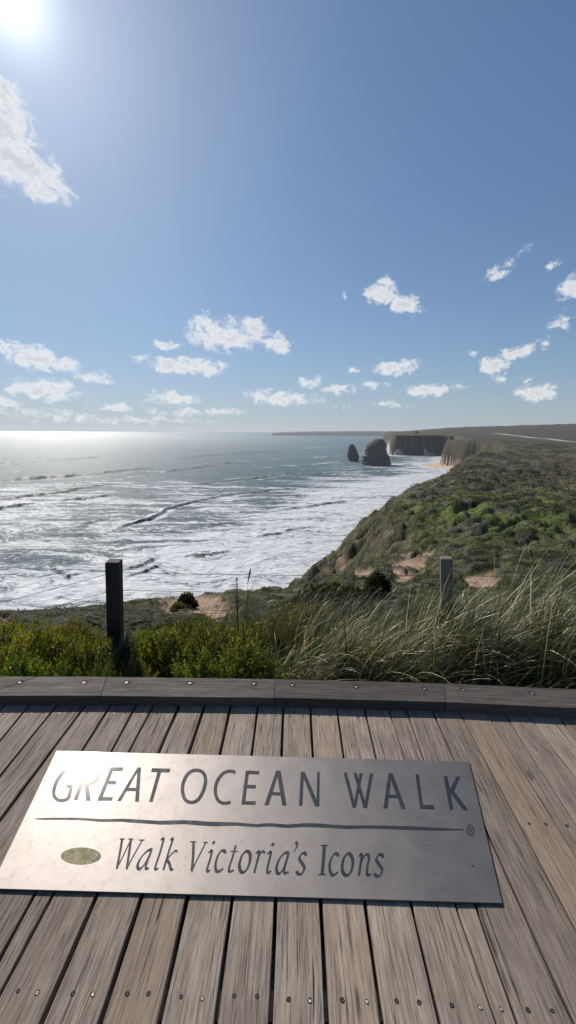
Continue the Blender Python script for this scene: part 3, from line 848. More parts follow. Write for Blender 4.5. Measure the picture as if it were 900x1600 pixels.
# ------------------------------------------------------------------ sea stacks
def stack(name, Yd, rows, depth_f, seed, label):
    """rows: (photo y, x left, x right) from base to top"""
    nth = 40; V = []; F = []; n = 46
    ys = np.array([r_[0] for r_ in rows]); xl = np.array([r_[1] for r_ in rows]); xr = np.array([r_[2] for r_ in rows])
    yy = np.linspace(ys[0] + 2.5, ys[-1], n)
    base = at_Y(.5 * (xl[0] + xr[0]), ys[0], Yd)
    for i, y in enumerate(yy):
        o = np.argsort(ys)
        a = np.interp(y, ys[o], xl[o]); b = np.interp(y, ys[o], xr[o])
        A_ = at_Y(a, y, Yd); B_ = at_Y(b, y, Yd)
        cx = .5 * (A_[0] + B_[0]); hw = .5 * (B_[0] - A_[0])
        for k in range(nth):
            t = 2 * math.pi * k / nth
            nse = float(fbm(np.array([math.cos(t) * 2.2 + seed]), np.array([math.sin(t) * 2.2 + i * .16]), seed, 4)[0]) - .5
            lay = float(vnoise(np.array([i * .55]), np.array([k * .12]), seed + 4)[0]) - .5
            rf = 1 + .22 * nse + .09 * lay
            V.append((cx + hw * rf * math.cos(t), Yd + hw * depth_f * rf * math.sin(t), A_[2] + .6 * nse))
    for i in range(n - 1):
        for k in range(nth): F.append((i * nth + k, i * nth + (k + 1) % nth, (i + 1) * nth + (k + 1) % nth, (i + 1) * nth + k))
    cb = len(V); V.append((sum(v[0] for v in V[-nth:]) / nth, Yd, V[-1][2] + .8))
    for k in range(nth): F.append(((n - 1) * nth + k, (n - 1) * nth + (k + 1) % nth, cb))
    V = [(v[0] - base[0], v[1] - Yd, v[2] - SEA) for v in V]
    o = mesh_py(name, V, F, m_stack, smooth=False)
    o.location = (base[0], Yd, SEA)
    return tag(o, label, 'sea stack')
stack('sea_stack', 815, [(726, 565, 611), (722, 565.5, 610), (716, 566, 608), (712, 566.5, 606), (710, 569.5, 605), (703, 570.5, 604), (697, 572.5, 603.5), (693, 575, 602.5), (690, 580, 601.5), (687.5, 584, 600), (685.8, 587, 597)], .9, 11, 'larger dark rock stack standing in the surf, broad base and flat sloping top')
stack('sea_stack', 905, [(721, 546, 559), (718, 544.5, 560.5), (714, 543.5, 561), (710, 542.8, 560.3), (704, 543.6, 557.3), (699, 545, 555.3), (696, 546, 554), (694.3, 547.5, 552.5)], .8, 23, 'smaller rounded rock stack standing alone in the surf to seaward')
ro = stack('rock_outcrop', 1500, [(684, 634, 664), (681, 636, 660), (678, 640, 657), (676.3, 643, 655), (675.5, 648, 653.5), (673.2, 649.3, 652.3), (672.6, 650, 651.6)], .8, 37, 'small knobbly rock outcrop on the skyline behind the dark headland')
ro['category'] = 'rock'
ro.data.materials.clear(); ro.data.materials.append(m_far)

# ------------------------------------------------------------------ sea
NA2 = 640
az2 = np.radians(np.linspace(-52, 40, NA2)); r2 = np.concatenate([np.geomspace(30, 100, 60)[:-1], 1.0 / np.linspace(1 / 100., 1 / 1500., 1240), np.geomspace(1520, 60000, 160)]); NR2 = len(r2)
A2, R2 = np.meshgrid(az2, r2)
SX = R2 * np.sin(A2); SY = R2 * np.cos(A2)
H = np.zeros(SX.shape); foam = np.zeros(SX.shape); face = np.zeros(SX.shape)
waves = [  # (photo points along the crest, height, length scale)
    ([(-60, 756), (0, 752), (100, 746), (200, 736), (245, 731)], 3.4, .9, .45),
    ([(190, 743), (265, 737), (330, 728), (372, 722)], 2.6, .8, .5),
    ([(-40, 786), (0, 782), (90, 771), (175, 757)], 2.3, .65, .5),
    ([(-40, 801), (0, 795), (66, 786)], 2.2, .6, .5),
    ([(86, 784), (140, 779), (196, 772)], 2.1, .6, .5),
    ([(138, 843), (160, 836), (182, 827), (235, 812), (260, 796), (320, 781), (350, 775), (395, 770), (450, 764), (500, 762)], 1.7, .5, .9),
    ([(292, 870), (330, 866), (362, 862)], 1.0, .6, .4),
    ([(186, 893), (215, 884), (252, 869)], 1.5, .5, .9),
    ([(188, 901), (220, 893), (250, 880)], 1.2, .5, .9),
    ([(74, 889), (95, 899), (122, 908)], 1.4, .45, .3), ([(82, 882), (105, 878)], .8, .4, .3),
    ([(128, 824), (140, 817), (168, 811)], 1.5, .5, .3), ([(34, 834), (56, 832)], 1.2, .5, .2),
    ([(-30, 728), (0, 726), (80, 721), (160, 714)], 3.0, 1.4, .15),
    ([(265, 718), (330, 712), (400, 707), (455, 704)], 3.4, 1.4, .15),
    ([(300, 697), (380, 692), (480, 690)], 2.6, 1.6, .1), ([(-20, 706), (60, 703), (140, 699)], 3.0, 1.6, .1),
    ([(430, 745), (500, 741), (560, 738)], 2.0, .9, .8), ([(520, 726), (560, 730), (610, 731)], 1.2, .9, .9),
    ([(300, 757), (400, 748), (470, 739)], 2.2, .9, .8), ([(470, 716), (520, 712), (545, 710)], 1.7, 1.0, .9),
    ([(420, 800), (480, 792), (560, 780)], 1.3, .8, .9), ([(400, 842), (450, 830), (500, 822)], 1.0, .7, .9),
    ([(-20, 762), (80, 757), (180, 748), (260, 741)], .5, .7, .9), ([(60, 800), (150, 792), (240, 783), (330, 768)], .4, .6, .9),
    ([(240, 830), (330, 815), (420, 803)], .4, .6, .9), ([(-20, 815), (60, 812), (130, 806)], .4, .6, .9), ([(330, 790), (420, 780), (520, 772), (590, 762)], .5, .7, 1.0),
    ([(440, 755), (520, 749), (600, 744)], .5, .8, 1.0), ([(540, 735), (600, 736), (650, 731)], .5, .8, 1.0), ([(380, 732), (460, 727), (540, 721)], .6, .9, 1.0), ([(600, 722), (640, 722), (672, 719)], .5, .9, 1.0),
    ([(300, 850), (400, 822), (470, 812), (540, 800)], .4, .6, 1.0), ([(350, 892), (420, 872), (490, 858)], .4, .6, 1.0), ([(-20, 868), (60, 862), (130, 858)], .4, .5, .9), ([(-20, 920), (60, 918), (140, 912)], .4, .5, .9),
    ([(470, 701), (500, 699), (530, 698)], 1.6, 1.0, 1.0), ([(340, 722), (440, 716), (500, 709)], 1.6, 1.0, .8)]
for pts, hgt, ls, fm in waves:
    W_ = np.array([at_z(x, y, SEA)[:2] for x, y in pts])
    fine_w = []
    for i in range(len(W_) - 1):
        for t in np.linspace(0, 1, 8, endpoint=False): fine_w.append(W_[i] * (1 - t) + W_[i + 1] * t)
    W_ = np.array(fine_w + [W_[-1]])
    bx0, by0 = W_.min(0) - 70; bx1, by1 = W_.max(0) + 70
    sel = (SX > bx0) & (SX < bx1) & (SY > by0) & (SY < by1)
    if not sel.any(): continue
    xx = SX[sel]; yy = SY[sel]
    k_ = (fbm(xx / 22, yy / 22, 61, 3) - .5)
    xx2 = xx + k_ * 6; yy2 = yy + (fbm(xx / 16, yy / 16, 62, 4) - .5) * 9
    best = np.full(xx.shape, 1e9); sd = np.zeros(xx.shape); al = np.zeros(xx.shape)
    cum = np.concatenate([[0], np.cumsum(np.linalg.norm(np.diff(W_, axis=0), axis=1))])
    for i in range(len(W_) - 1):
        e = W_[i + 1] - W_[i]; L2 = (e ** 2).sum()
        t = np.clip(((xx2 - W_[i, 0]) * e[0] + (yy2 - W_[i, 1]) * e[1]) / L2, 0, 1)
        dx = xx2 - W_[i, 0] - t * e[0]; dy = yy2 - W_[i, 1] - t * e[1]
        dd = np.hypot(dx, dy); m = dd < best
        best = np.where(m, dd, best)
        sd = np.where(m, (e[0] * dy - e[1] * dx) / math.sqrt(L2), sd)   # >0 seaward (left of the direction, away from camera)
        al = np.where(m, (cum[i] + t * math.sqrt(L2)) / cum[-1], al)
    sdd = np.sign(sd) * best
    tp = np.clip(np.minimum(al, 1 - al) / .16, 0, 1) ** .7 * (.25 + 1.25 * fbm(al * 14, al * 0 + hgt * 3, 64, 3))
    shp = np.where(sdd < 0, np.exp(-(sdd / (2.6 * ls)) ** 2), np.exp(-(sdd / (11.0 * ls)) ** 2))
    H[sel] = np.maximum(H[sel], hgt * tp * shp)
    f_ = fm * tp * np.where(sdd > 0, np.exp(-(sdd / (16 * ls)) ** 2), np.exp(-((sdd + 9 * ls) / (9 * ls)) ** 2) * .9)
    f_ = np.where((sdd < 0) & (sdd > -3.6 * ls), f_ * .15, f_)
    foam[sel] = np.maximum(foam[sel], f_)
    face[sel] = np.maximum(face[sel], (hgt > .9) * tp * np.exp(-((sdd + 1.6 * ls) / (2.2 * ls)) ** 2))
chop = (fbm(SX / 9, SY / 5, 71, 4) - .5) * np.interp(R2, [40, 300, 1500, 5000], [.5, .9, 1.3, 0])
swell = (fbm(SX / 60, SY / 26, 72, 3) - .5) * np.interp(R2, [40, 400, 2000, 9000], [.3, 1.0, 2.4, 0])
chop = chop + (fbm(SX / 2.6, SY / 1.7, 75, 2) - .5) * np.interp(R2, [100, 250, 600, 900], [.35, .5, .5, 0])
SZ = SEA + H + chop + swell
sxp, syp = project(SX, SY, np.full(SX.shape, SEA))
cd = -coast_d(SX, SY)
zone = sstep(722, 770, syp) * .60 + sstep(300, 0, sxp) * sstep(735, 790, syp) * .14 + sstep(702, 724, syp) * sstep(420, 560, sxp) * .40 + sstep(120, 60, np.abs(cd - 40)) * .35  # extra foam on the left also stands in for silvery sun glitter
zone = zone + (fbm(SX / 70, SY / 28, 81, 4) - .5) * .7 * sstep(690, 720, syp)
shore = sstep(52, 22, np.abs(cd - np.interp(SY, [0, 220, 500, 4000], [52, 45, 25, 15])))
FO = np.clip(np.maximum(foam, zone) + shore * .55 - face * .42, 0, 1)
idx = np.arange(NA2 * NR2).reshape(NR2, NA2)
fs = np.stack([idx[:-1, :-1], idx[:-1, 1:], idx[1:, 1:], idx[1:, :-1]], -1).reshape(-1, 4)

m_sea, N = mat('sea_water')
geo = N.n('ShaderNodeNewGeometry').outputs['Position']
fo = N.n('ShaderNodeAttribute', attribute_name='foam').outputs['Fac']
wv = N.noise(geo, .03, 3, .5, col=True)
gp = N.vmath('ADD', geo, N.vmath('MULTIPLY', N.vmath('SUBTRACT', wv, (.5, .5, .5)), (40, 40, 0)))
g2 = N.vmath('MULTIPLY', gp, (.30, 1.0, 1.0))
fa = N.noise(N.vmath('MULTIPLY', gp, (.13, 1.0, 1.0)), .12, 5, .6); fb = N.noise(g2, .55, 6, .72); fc = N.noise(N.vmath('MULTIPLY', geo, (.5, 1, 1)), 2.2, 4, .7)
ft = N.math('ADD', N.math('ADD', N.math('MULTIPLY', fa, .42), N.math('MULTIPLY', fb, .33)), N.math('MULTIPLY', fc, .25))
thr = N.math('MULTIPLY_ADD', fo, -.20, .635)
fm_ = N.map(N.math('SUBTRACT', ft, thr), -.025, .05)
fm_ = N.math('MULTIPLY', fm_, N.map(fo, .02, .2))
wn = N.noise(N.vmath('MULTIPLY', geo, (.6, 1, 1)), .8, 6, .7); wn2 = N.noise(N.vmath('MULTIPLY', geo, (.7, 1, 1)), .06, 4, .6)
nm = bump(N, N.math('ADD', N.math('MULTIPLY', wn, .9), N.math('MULTIPLY', wn2, 2.0)), 1.0, 4.5)
water = pbsdf(N, N.mix(N.map(wn2, .3, .7), (.008, .070, .090), (.014, .105, .130)), .40, normal=nm, spec=.7, IOR=1.33)
foamb = pbsdf(N, N.mix(N.map(fb, .3, .7), (.44, .46, .48), (.78, .79, .80)), .7, normal=bump(N, N.math('ADD', fb, fa), .6, 1.0), spec=.3)
ms = N.n('ShaderNodeMixShader', inp={0: fm_, 1: water, 2: foamb})
finish(N, ms.outputs[0])
sea = mesh_np('sea', np.stack([SX, SY, SZ], -1).reshape(-1, 3), fs, m_sea, attrs={'foam': FO.ravel()}, smooth=True)
kind(sea, 'structure')

# ------------------------------------------------------------------ fence
fence = thing('wire_fence', 'wire fence on square timber posts along the clifftop behind the shrubs', 'fence', (0, 3.05, -.5))
FO0 = np.array(fence.location)
def post(xt, yt, wpx, Yd, zb, mm, lean, rot):
    T_ = at_Y(xt, yt, Yd); w_ = wpx
    h = T_[2] - zb
    V = []
    for z, f in ((0, 1), (h * .25, 1), (h * .6, 1), (h - .006, 1), (h, .93)):
        for sx_, sy_ in ((-1, -1), (1, -1), (1, 1), (-1, 1)): V.append((z, sx_ * w_ / 2 * f, sy_ * w_ / 2 * f))
    F = [(3, 2, 1, 0), (16, 17, 18, 19)]
    for i in range(4):
        for k in range(4): F.append((i * 4 + k, i * 4 + (k + 1) % 4, i * 4 + 4 + (k + 1) % 4, i * 4 + 4 + k))
    o = mesh_py('post', V, F, mm, fence)
    # local x axis is the post's length
    Bt = at_Y(*lean, Yd); ax = Vector(T_ - Bt).normalized()
    sy = Vector((math.cos(rot), math.sin(rot), 0)); sz = ax.cross(sy).normalized(); sy = sz.cross(ax)
    h_ = T_[2] - zb
    pb = Vector(T_ - FO0) - ax * h_
    o.matrix_local = Matrix.Translation(pb) @ Matrix((ax, sy, sz)).transposed().to_4x4()
    return T_
TL = post(178, 876, .098, 3.0, -.62, M_POST, (180.5, 985), .10)
TR = post(697, 871, .088, 3.2, -.62, M_POST2, (698, 985), -.25)
def wire(pts, r_=.0021):
    P = [np.array(p) - FO0 for p in pts]
    V, F = tube(P, r_, 5)
    mesh_py('wire', V, F, M_WIRE, fence, smooth=True)
def sag(a, b, s_, n=10): return [a + (b - a) * t - np.array([0, 0, s_ * 4 * t * (1 - t)]) for t in np.linspace(0, 1, n)]
for yl, yr, y0 in ((894, 899, 940), (922, 926, 968), (951, 953, 995)):
    a = at_Y(178, yl, 3.06); b = at_Y(698, yr, 3.26)
    lft = at_z(0, y0, a[2] - .02); dl = lft - a
    wire(sag(a, b, .012) + [b + (b - a) * .9 + np.array([0, -.1, 0])])
    wire(sag(a + dl * 1.6, a, .008))
# thin steel dropper between the posts
D0 = at_Y(370, 903, 3.1); D1 = np.array([D0[0] + .004, D0[1], -.6])
V, F = tube([D1 - FO0, (D0 + D1) / 2 - FO0, D0 - FO0], [.0042, .0042, .0042], 6)
dr = mesh_py('dropper', V, F, M_STEEL, fence)
V, F = tube([D0 - FO0 + np.array([-.006, 0, -.012]), D0 - FO0 + np.array([.006, 0, .0])], [.006, .004], 6)
mesh_py('clip', V, F, M_STEEL, dr)

# ------------------------------------------------------------------ foreground shrubs
M_LEAF = leaf_mat('shrub_leaf', trans=.46, rough=.45, spec=.4)
M_TWIG = simple('twig', (.07, .05, .035), .8)
SHRUB_COL = {'yellow': [(.135, .148, .022), (.095, .115, .018), (.165, .165, .028), (.045, .058, .014)], 'green': [(.075, .115, .018), (.10, .13, .02), (.055, .085, .016)],
             'blue': [(.085, .115, .105), (.065, .09, .08), (.11, .14, .12)], 'dark': [(.028, .036, .014), (.045, .052, .02), (.02, .027, .012)], 'olive': [(.085, .085, .022), (.12, .105, .03), (.06, .065, .02)]}
def ground(x, y): return float(terrain_z(x, y)[0][0])
def shrub(x, ytop, Yd, wx, label, kindc, nspr=260, leafL=.024, dy=None, cat='shrub'):
    top = at_Y(x, ytop - (9 if Yd < 4 and ytop < 995 else 0), Yd)
    zb = min(ground(top[0], top[1]), top[2] - .2)
    root = thing('leafy_shrub', label, cat, (top[0], top[1], zb), 'leafy shrubs behind the kerb')
    h = top[2] - zb; rx = wx / 2; ry = (dy or wx * .75) / 2
    n = int(nspr * 2.1)
    th_ = rng.uniform(0, 2 * np.pi, n); ph_ = np.arccos(rng.uniform(-.05, 1, n)); rad = rng.uniform(.45, 1, n) ** .45
    bumpf = .96 + .22 * (fbm(th_ * 1.3 + x, ph_ * 2.2, int(x) % 91 + 5, 2) - .5) * 2
    D = np.stack([np.sin(ph_) * np.cos(th_), np.sin(ph_) * np.sin(th_), np.cos(ph_)], 1)
    tip = D * np.array([rx, ry, h * .97]) * (rad * bumpf)[:, None]
    tip[:, 2] = np.maximum(tip[:, 2], .03)
    sd_ = D * .8 + np.array([.12, 0, .45]) + rng.normal(size=(n, 3)) * .18; sd_ /= np.linalg.norm(sd_, axis=1)[:, None]
    nl = 15
    k = np.tile(np.arange(nl), n); si = np.repeat(np.arange(n), nl)
    t = k / (nl - 1)
    ln = rng.uniform(.06, .11, n)[si]
    B = tip[si] - sd_[si] * ((1 - t) * ln)[:, None]
    a = k * 2.4 + rng.uniform(0, 6, n)[si]
    U = np.cross(sd_, rng.normal(size=(n, 3))); U /= np.linalg.norm(U, axis=1)[:, None]; Wv = np.cross(sd_, U)
    outv = U[si] * np.cos(a)[:, None] + Wv[si] * np.sin(a)[:, None]
    Dl = outv * (1.05 - .75 * t)[:, None] + sd_[si] * (.45 + .6 * t)[:, None]
    Dl /= np.linalg.norm(Dl, axis=1)[:, None]
    L = leafL * rng.uniform(.85, 1.25) * rng.uniform(.75, 1.25, len(k)) * (1 - .35 * t)
    pal = np.array(SHRUB_COL[kindc]); sc_ = pal[rng.integers(0, len(pal), n)][si]
    tint = sc_ * rng.uniform(.75, 1.35) * rng.uniform(.7, 1.3, (len(k), 1)) * (1 + .25 * t)[:, None]
    dead = rng.random(len(k)) < .012
    tint[dead] = (.20, .09, .03)
    V, F, T = leaves(B, Dl, L, L * .5, tint, fold=.22)
    mesh_np('foliage', V, F, M_LEAF, root, attrs={'tint': T})
    # stems
    VV, FF = [], []
    for i in range(0, n, 4):
        p1 = tip[i] - sd_[i] * .05; p0 = np.array([rng.normal() * .04, rng.normal() * .04, -.05])
        mid = p0 * .4 + p1 * .6 - np.array([0, 0, .04])
        v, f = tube([p0, mid, p1], [.005, .003, .0015], 4, cap=False)
        b = len(VV); VV += v; FF += [tuple(b + q_ for q_ in ff) for ff in f]
    mesh_py('stems', VV, FF, M_TWIG, root)
    return root

shrub(-10, 982, 2.75, .72, 'yellow-green leafy shrub at the far left edge of the picture behind the kerb', 'yellow', 300)
shrub(62, 976, 3.0, .8, 'bushy yellow-green leafy shrub a little left of the dark fence post', 'yellow', 330)
shrub(30, 1008, 2.5, .55, 'low dark green shrub close to the kerb at the far left', 'green', 220)
shrub(128, 990, 2.62, .66, 'bright yellow-green shrub directly left of the dark post, close to the kerb', 'yellow', 280)
shrub(192, 985, 2.86, .34, 'narrow blue-grey leaved shrub growing round the foot of the dark fence post', 'blue', 190, leafL=.022)
shrub(205, 1022, 2.45, .40, 'low olive green shrub between kerb and dark fence post', 'olive', 170)
shrub(258, 974, 2.80, .66, 'yellow-green leafy shrub just right of the dark fence post', 'yellow', 300)
shrub(330, 966, 2.95, .72, 'tallest yellow-green shrub, left of the thin steel dropper', 'yellow', 340)
shrub(300, 1012, 2.48, .50, 'low green shrub touching the kerb below the tall yellow shrub', 'green', 230)
shrub(378, 982, 2.62, .56, 'yellow-green shrub under the thin steel dropper', 'yellow', 240)
shrub(455, 985, 3.3, .9, 'olive green bushy shrub in shade between the leafy shrubs and the grass', 'olive', 320)
shrub(105, 1025, 2.42, .42, 'small dark green shrub against the kerb, left part of the picture', 'green', 150)
shrub(10, 972, 3.45, .8, 'broad yellow-green shrub at the left edge, behind the shrubs by the kerb', 'yellow', 330)
shrub(110, 974, 3.5, .7, 'olive shrub standing behind the bright shrubs, left of the dark post', 'olive', 300)
shrub(228, 985, 3.4, .62, 'dark green shrub behind the foot of the dark post, on its right side', 'green', 260)
shrub(300, 970, 3.5, .7, 'olive yellow shrub behind the tall yellow shrub, below the bare sand', 'yellow', 300)
shrub(400, 972, 3.4, .75, 'yellow-green shrub behind and right of the thin steel dropper', 'yellow', 320)
shrub(155, 1018, 2.45, .36, 'little bright green shrub against the kerb, left of the post', 'green', 150)
shrub(355, 1015, 2.44, .42, 'shaded dark green shrub against the kerb under the thin dropper', 'green', 190)
shrub(410, 1008, 2.5, .45, 'dark leafy shrub against the kerb where the grass begins', 'green', 210)
shrub(470, 940, 4.6, 1.1, 'pale yellow-green low shrub behind the grass near the middle', 'olive', 260)

shrub(525, 913, 8.2, 2.6, 'wide dark green bush on the slope just beyond the pale grass', 'dark', 420, leafL=.055)
shrub(592, 888, 15.0, 1.15, 'round dark bush standing between the two left patches of bare sand', 'dark', 260, leafL=.07)
shrub(291, 924, 13.5, .75, 'dark round bush on top of the sandy hump left of the thin dropper', 'dark', 220, leafL=.06)
shrub(279, 940, 12.0, .6, 'small grey-green bush on the face of the sandy hump', 'olive', 190, leafL=.055)
# ------------------------------------------------------------------ grasses
M_GRASS = leaf_mat('grass_blade', trans=.25, rough=.38, spec=.5)
G_GREEN = np.array([(.030, .046, .012), (.055, .068, .022), (.022, .034, .010), (.075, .082, .034)])
G_STRAW = np.array([(.46, .43, .33), (.38, .345, .25), (.34, .325, .24), (.22, .21, .13)])
G_RED = np.array([(.20, .115, .06), (.28, .18, .09), (.16, .13, .05)])
def blades(P, az_, lean, L, width, tint, curve, seg=8, tip=(1.0, 1.0, 1.0)):
    """curved ribbons; az_ heading of the bend, lean start angle from vertical, curve extra bend to the tip"""
    n = len(P); V = np.zeros((n, seg + 1, 2, 3)); pos = P.copy(); T = np.zeros((n, seg + 1, 2, 3))
    hd = np.stack([np.cos(az_), np.sin(az_), np.zeros(n)], 1)
    sdv = np.stack([-np.sin(az_), np.cos(az_), np.zeros(n)], 1)
    tw = rng.uniform(-1.0, 1.0, n)
    for k in range(seg + 1):
        t = k / seg
        an = lean + curve * t ** 1.3
        dv = hd * np.sin(an)[:, None] + np.array([0, 0, 1.0]) * np.cos(an)[:, None]
        nb = np.cross(dv, sdv)
        wdir = sdv * np.cos(tw)[:, None] + nb * np.sin(tw)[:, None]
        w_ = (width * (1 - t ** 2 * .92))[:, None] * .5
        V[:, k, 0] = pos + wdir * w_; V[:, k, 1] = pos - wdir * w_
        T[:, k] = (tint * (1 - t) + tint * np.array(tip) * t)[:, None, :]
        pos = pos + dv * (L / seg)[:, None]
    V = V.reshape(-1, 3); T = T.reshape(-1, 3)
    b = (np.arange(n) * (seg + 1) * 2)[:, None] + np.arange(seg)[None] * 2
    F = np.stack([b, b + 1, b + 3, b + 2], -1).reshape(-1, 4)
    return V, F, np.clip(T, .003, .9), pos

def tussock(x, Yd, ybase_px, r_, Lm, n, label, az0, azs, lean, curve, palette, straw=.4, heads=40):
    P0 = at_Y(x, 1000, Yd); gx, gy = P0[0], Yd
    zb = ground(gx, gy)
    root = thing('grass_tussock', label, 'grass tussock', (gx, gy, zb), 'wind-bent grass tussocks behind the kerb')
    a = rng.uniform(0, 2 * np.pi, n); q_ = np.sqrt(rng.random(n)) * r_
    P = np.stack([np.cos(a) * q_, np.sin(a) * q_ * .8, np.zeros(n)], 1)
    A_ = az0 + rng.normal(size=n) * (azs + .35)
    L = Lm * rng.uniform(.45, 1.1, n)
    sel = rng.random(n) < straw * .45
    tint = np.where(sel[:, None], G_STRAW[rng.integers(0, 4, n)], palette[rng.integers(0, len(palette), n)]) * rng.uniform(.7, 1.25, (n, 1))
    V, F, T, _ = blades(P, A_, rng.normal(size=n) * .26 + lean * .55, L, rng.uniform(.004, .0085, n), tint, curve * rng.uniform(.55, 1.8, n), tip=(2.2, 1.9, 1.5))
    mesh_np('blades', V, F, M_GRASS, root, attrs={'tint': T})
    if heads >= 40:
        m = 9
        P = rng.normal(size=(m, 3)) * np.array([r_ * .6, r_ * .4, 0])
        tint = np.array([(.20, .24, .14), (.26, .27, .17), (.15, .19, .08)])[rng.integers(0, 3, m)]
        V, F, T, _ = blades(P, az0 + rng.normal(size=m) * .7, rng.normal(size=m) * .2 + .25, Lm * rng.uniform(.6, .95, m), rng.uniform(.009, .014, m), tint, rng.uniform(1.2, 2.1, m), seg=10, tip=(1.3, 1.25, 1.2))
        mesh_np('broad_blades', V, F, M_GRASS, root, attrs={'tint': T})
    if heads:
        m = int(heads * 1.6)
        a = rng.uniform(0, 2 * np.pi, m); q_ = np.sqrt(rng.random(m)) * r_ * .8
        P = np.stack([np.cos(a) * q_, np.sin(a) * q_ * .8, np.zeros(m)], 1)
        A_ = az0 + rng.normal(size=m) * azs * .55
        tint = G_STRAW[rng.integers(0, 3, m)] * rng.uniform(.9, 1.4, (m, 1))
        V, F, T, tip = blades(P, A_, rng.normal(size=m) * .12 + lean, Lm * rng.uniform(.85, 1.1, m), np.full(m, .0034), tint, curve * rng.uniform(.9, 1.4, m), seg=10)
        mesh_np('seed_stalks', V, F, M_GRASS, root, attrs={'tint': T})
    return root
R0 = 0.0
tussock(440, 2.75, 0, .20, .62, 420, 'grass tussock just right of the leafy shrubs, blades leaning right', 0.1, .45, .35, 1.25, G_GREEN, .40, 30)
tussock(510, 3.05, 0, .24, .74, 560, 'fine pale grass tussock streaming right, left of the greyed fence post', 0.05, .35, .40, 1.05, G_GREEN, .55, 70)
tussock(585, 2.85, 0, .24, .78, 560, 'pale wind-combed grass tussock reaching in front of the greyed fence post', 0.05, .35, .35, 1.10, G_GREEN, .50, 70)
tussock(660, 2.70, 0, .20, .60, 420, 'dark green grass tussock below the greyed fence post', 0.2, .8, .12, .9, G_GREEN, .25, 16)
tussock(740, 2.90, 0, .24, .94, 560, 'tall grass tussock just right of the greyed fence post with upright stems', 0.1, .4, .15, 1.25, G_GREEN, .40, 46)
tussock(812, 3.05, 0, .26, 1.16, 620, 'tallest tawny grass tussock arching right near the right edge', 0.05, .32, .22, 1.30, G_GREEN, .50, 80)
tussock(885, 2.72, 0, .24, 1.02, 560, 'dark based grass tussock at the right edge beside the kerb', 0.05, .5, .20, 1.35, G_GREEN, .35, 40)
tussock(672, 2.98, 0, .24, 1.0, 640, 'grass tussock standing directly in front of the greyed fence post', 0.05, .35, .30, 1.1, G_GREEN, .5, 50)
tussock(960, 3.1, 0, .30, 1.2, 560, 'grass tussock cut off by the right edge of the picture', 0.1, .4, .20, 1.2, G_GREEN, .45, 50)
tussock(640, 2.42, 0, .20, .27, 420, 'short reddish dry grass tuft against the kerb', 0.3, 1.2, .3, .9, G_RED, .25, 0)
tussock(712, 2.40, 0, .10, .34, 130, 'yellow-green grass tuft against the kerb right of the reddish one', 1.0, 1.2, .1, .6, np.array([(.20, .21, .03), (.14, .16, .03)]), .1, 0)
tussock(560, 2.45, 0, .20, .30, 300, 'sparse short grass tuft at the kerb in front of the pale tussocks', 0.3, 1.2, .3, 1.0, G_GREEN, .35, 0)
tussock(140, 2.60, 0, .26, .52, 90, 'thin straw-coloured grass tuft coming through the yellow shrubs left of the post', 0.2, .9, .25, .9, G_GREEN, .6, 8)
tussock(335, 2.60, 0, .24, .58, 90, 'thin green grass tuft coming through the shrubs right of the dark post', 0.2, .9, .25, 1.0, G_GREEN, .55, 8)
tussock(425, 3.25, 0, .16, .62, 120, 'dark upright grass tuft behind the shrubs, near the thin dropper', 0.4, .5, .05, .5, np.array([(.02, .025, .01), (.035, .04, .015)]), .15, 4)

# loose grass filling the gaps on the slope behind
n = 6000
gx = rng.uniform(-1.2, 4.2, n); gy = 2.3 + rng.random(n) ** 1.4 * 5.0
okm = (gx / gy > -.12) | (rng.random(n) < .35)
gx, gy = gx[okm], gy[okm]
gz = terrain_z(gx, gy)[0]
n = len(gx)
sel = rng.random(n) < .14
tint = np.where(sel[:, None], G_STRAW[rng.integers(0, 4, n)] * .8, G_GREEN[rng.integers(0, 4, n)]) * rng.uniform(.6, 1.2, (n, 1))
V, F, T, _ = blades(np.stack([gx, gy, gz - .02], 1), .1 + rng.normal(size=n) * .5, rng.normal(size=n) * .2 + .3, rng.uniform(.25, .62, n), rng.uniform(.003, .006, n), tint, rng.uniform(.5, 1.5, n), seg=6, tip=(1.4, 1.3, 1.2))
g = mesh_np('grass', V, F, M_GRASS, attrs={'tint': T})
kind(g, 'stuff'); g['label'] = 'loose wind-bent green and straw grass on the slope behind the kerb'; g['category'] = 'grass'

# one dark flower spike standing up against the sea
sp0 = at_Y(386, 1000, 3.0); spt = at_Y(392, 886, 3.0); spm = at_Y(387, 912, 3.0)
spike = thing('flower_stalk', 'single dark dry flower spike rising above the shrubs against the sea', 'dry plant', (sp0[0], 3.0, ground(sp0[0], 3.0)))
o0 = np.array(spike.location)
V, F = tube([np.zeros(3), sp0 - o0, spm - o0], [.002, .0016, .0012], 5)
mesh_py('stem', V, F, M_TWIG, spike)
V, F = tube([spm - o0, (spm * .6 + spt * .4) - o0, (spm * .25 + spt * .75) - o0, spt - o0], [.002, .006, .0065, .001], 7)
mesh_py('flower_head', V, F, M_TWIG, spike)

# ------------------------------------------------------------------ light, sky, air
sun_d = bpy.data.lights.new('sun', 'SUN'); sun_d.energy = 4.6; sun_d.angle = math.radians(.55); sun_d.color = (1.0, .93, .83)
so_ = bpy.data.objects.new('sun', sun_d); C.objects.link(so_)
so_.rotation_euler = Vector(SUN).to_track_quat('Z', 'Y').to_euler(); so_.location = (0, 0, 50)

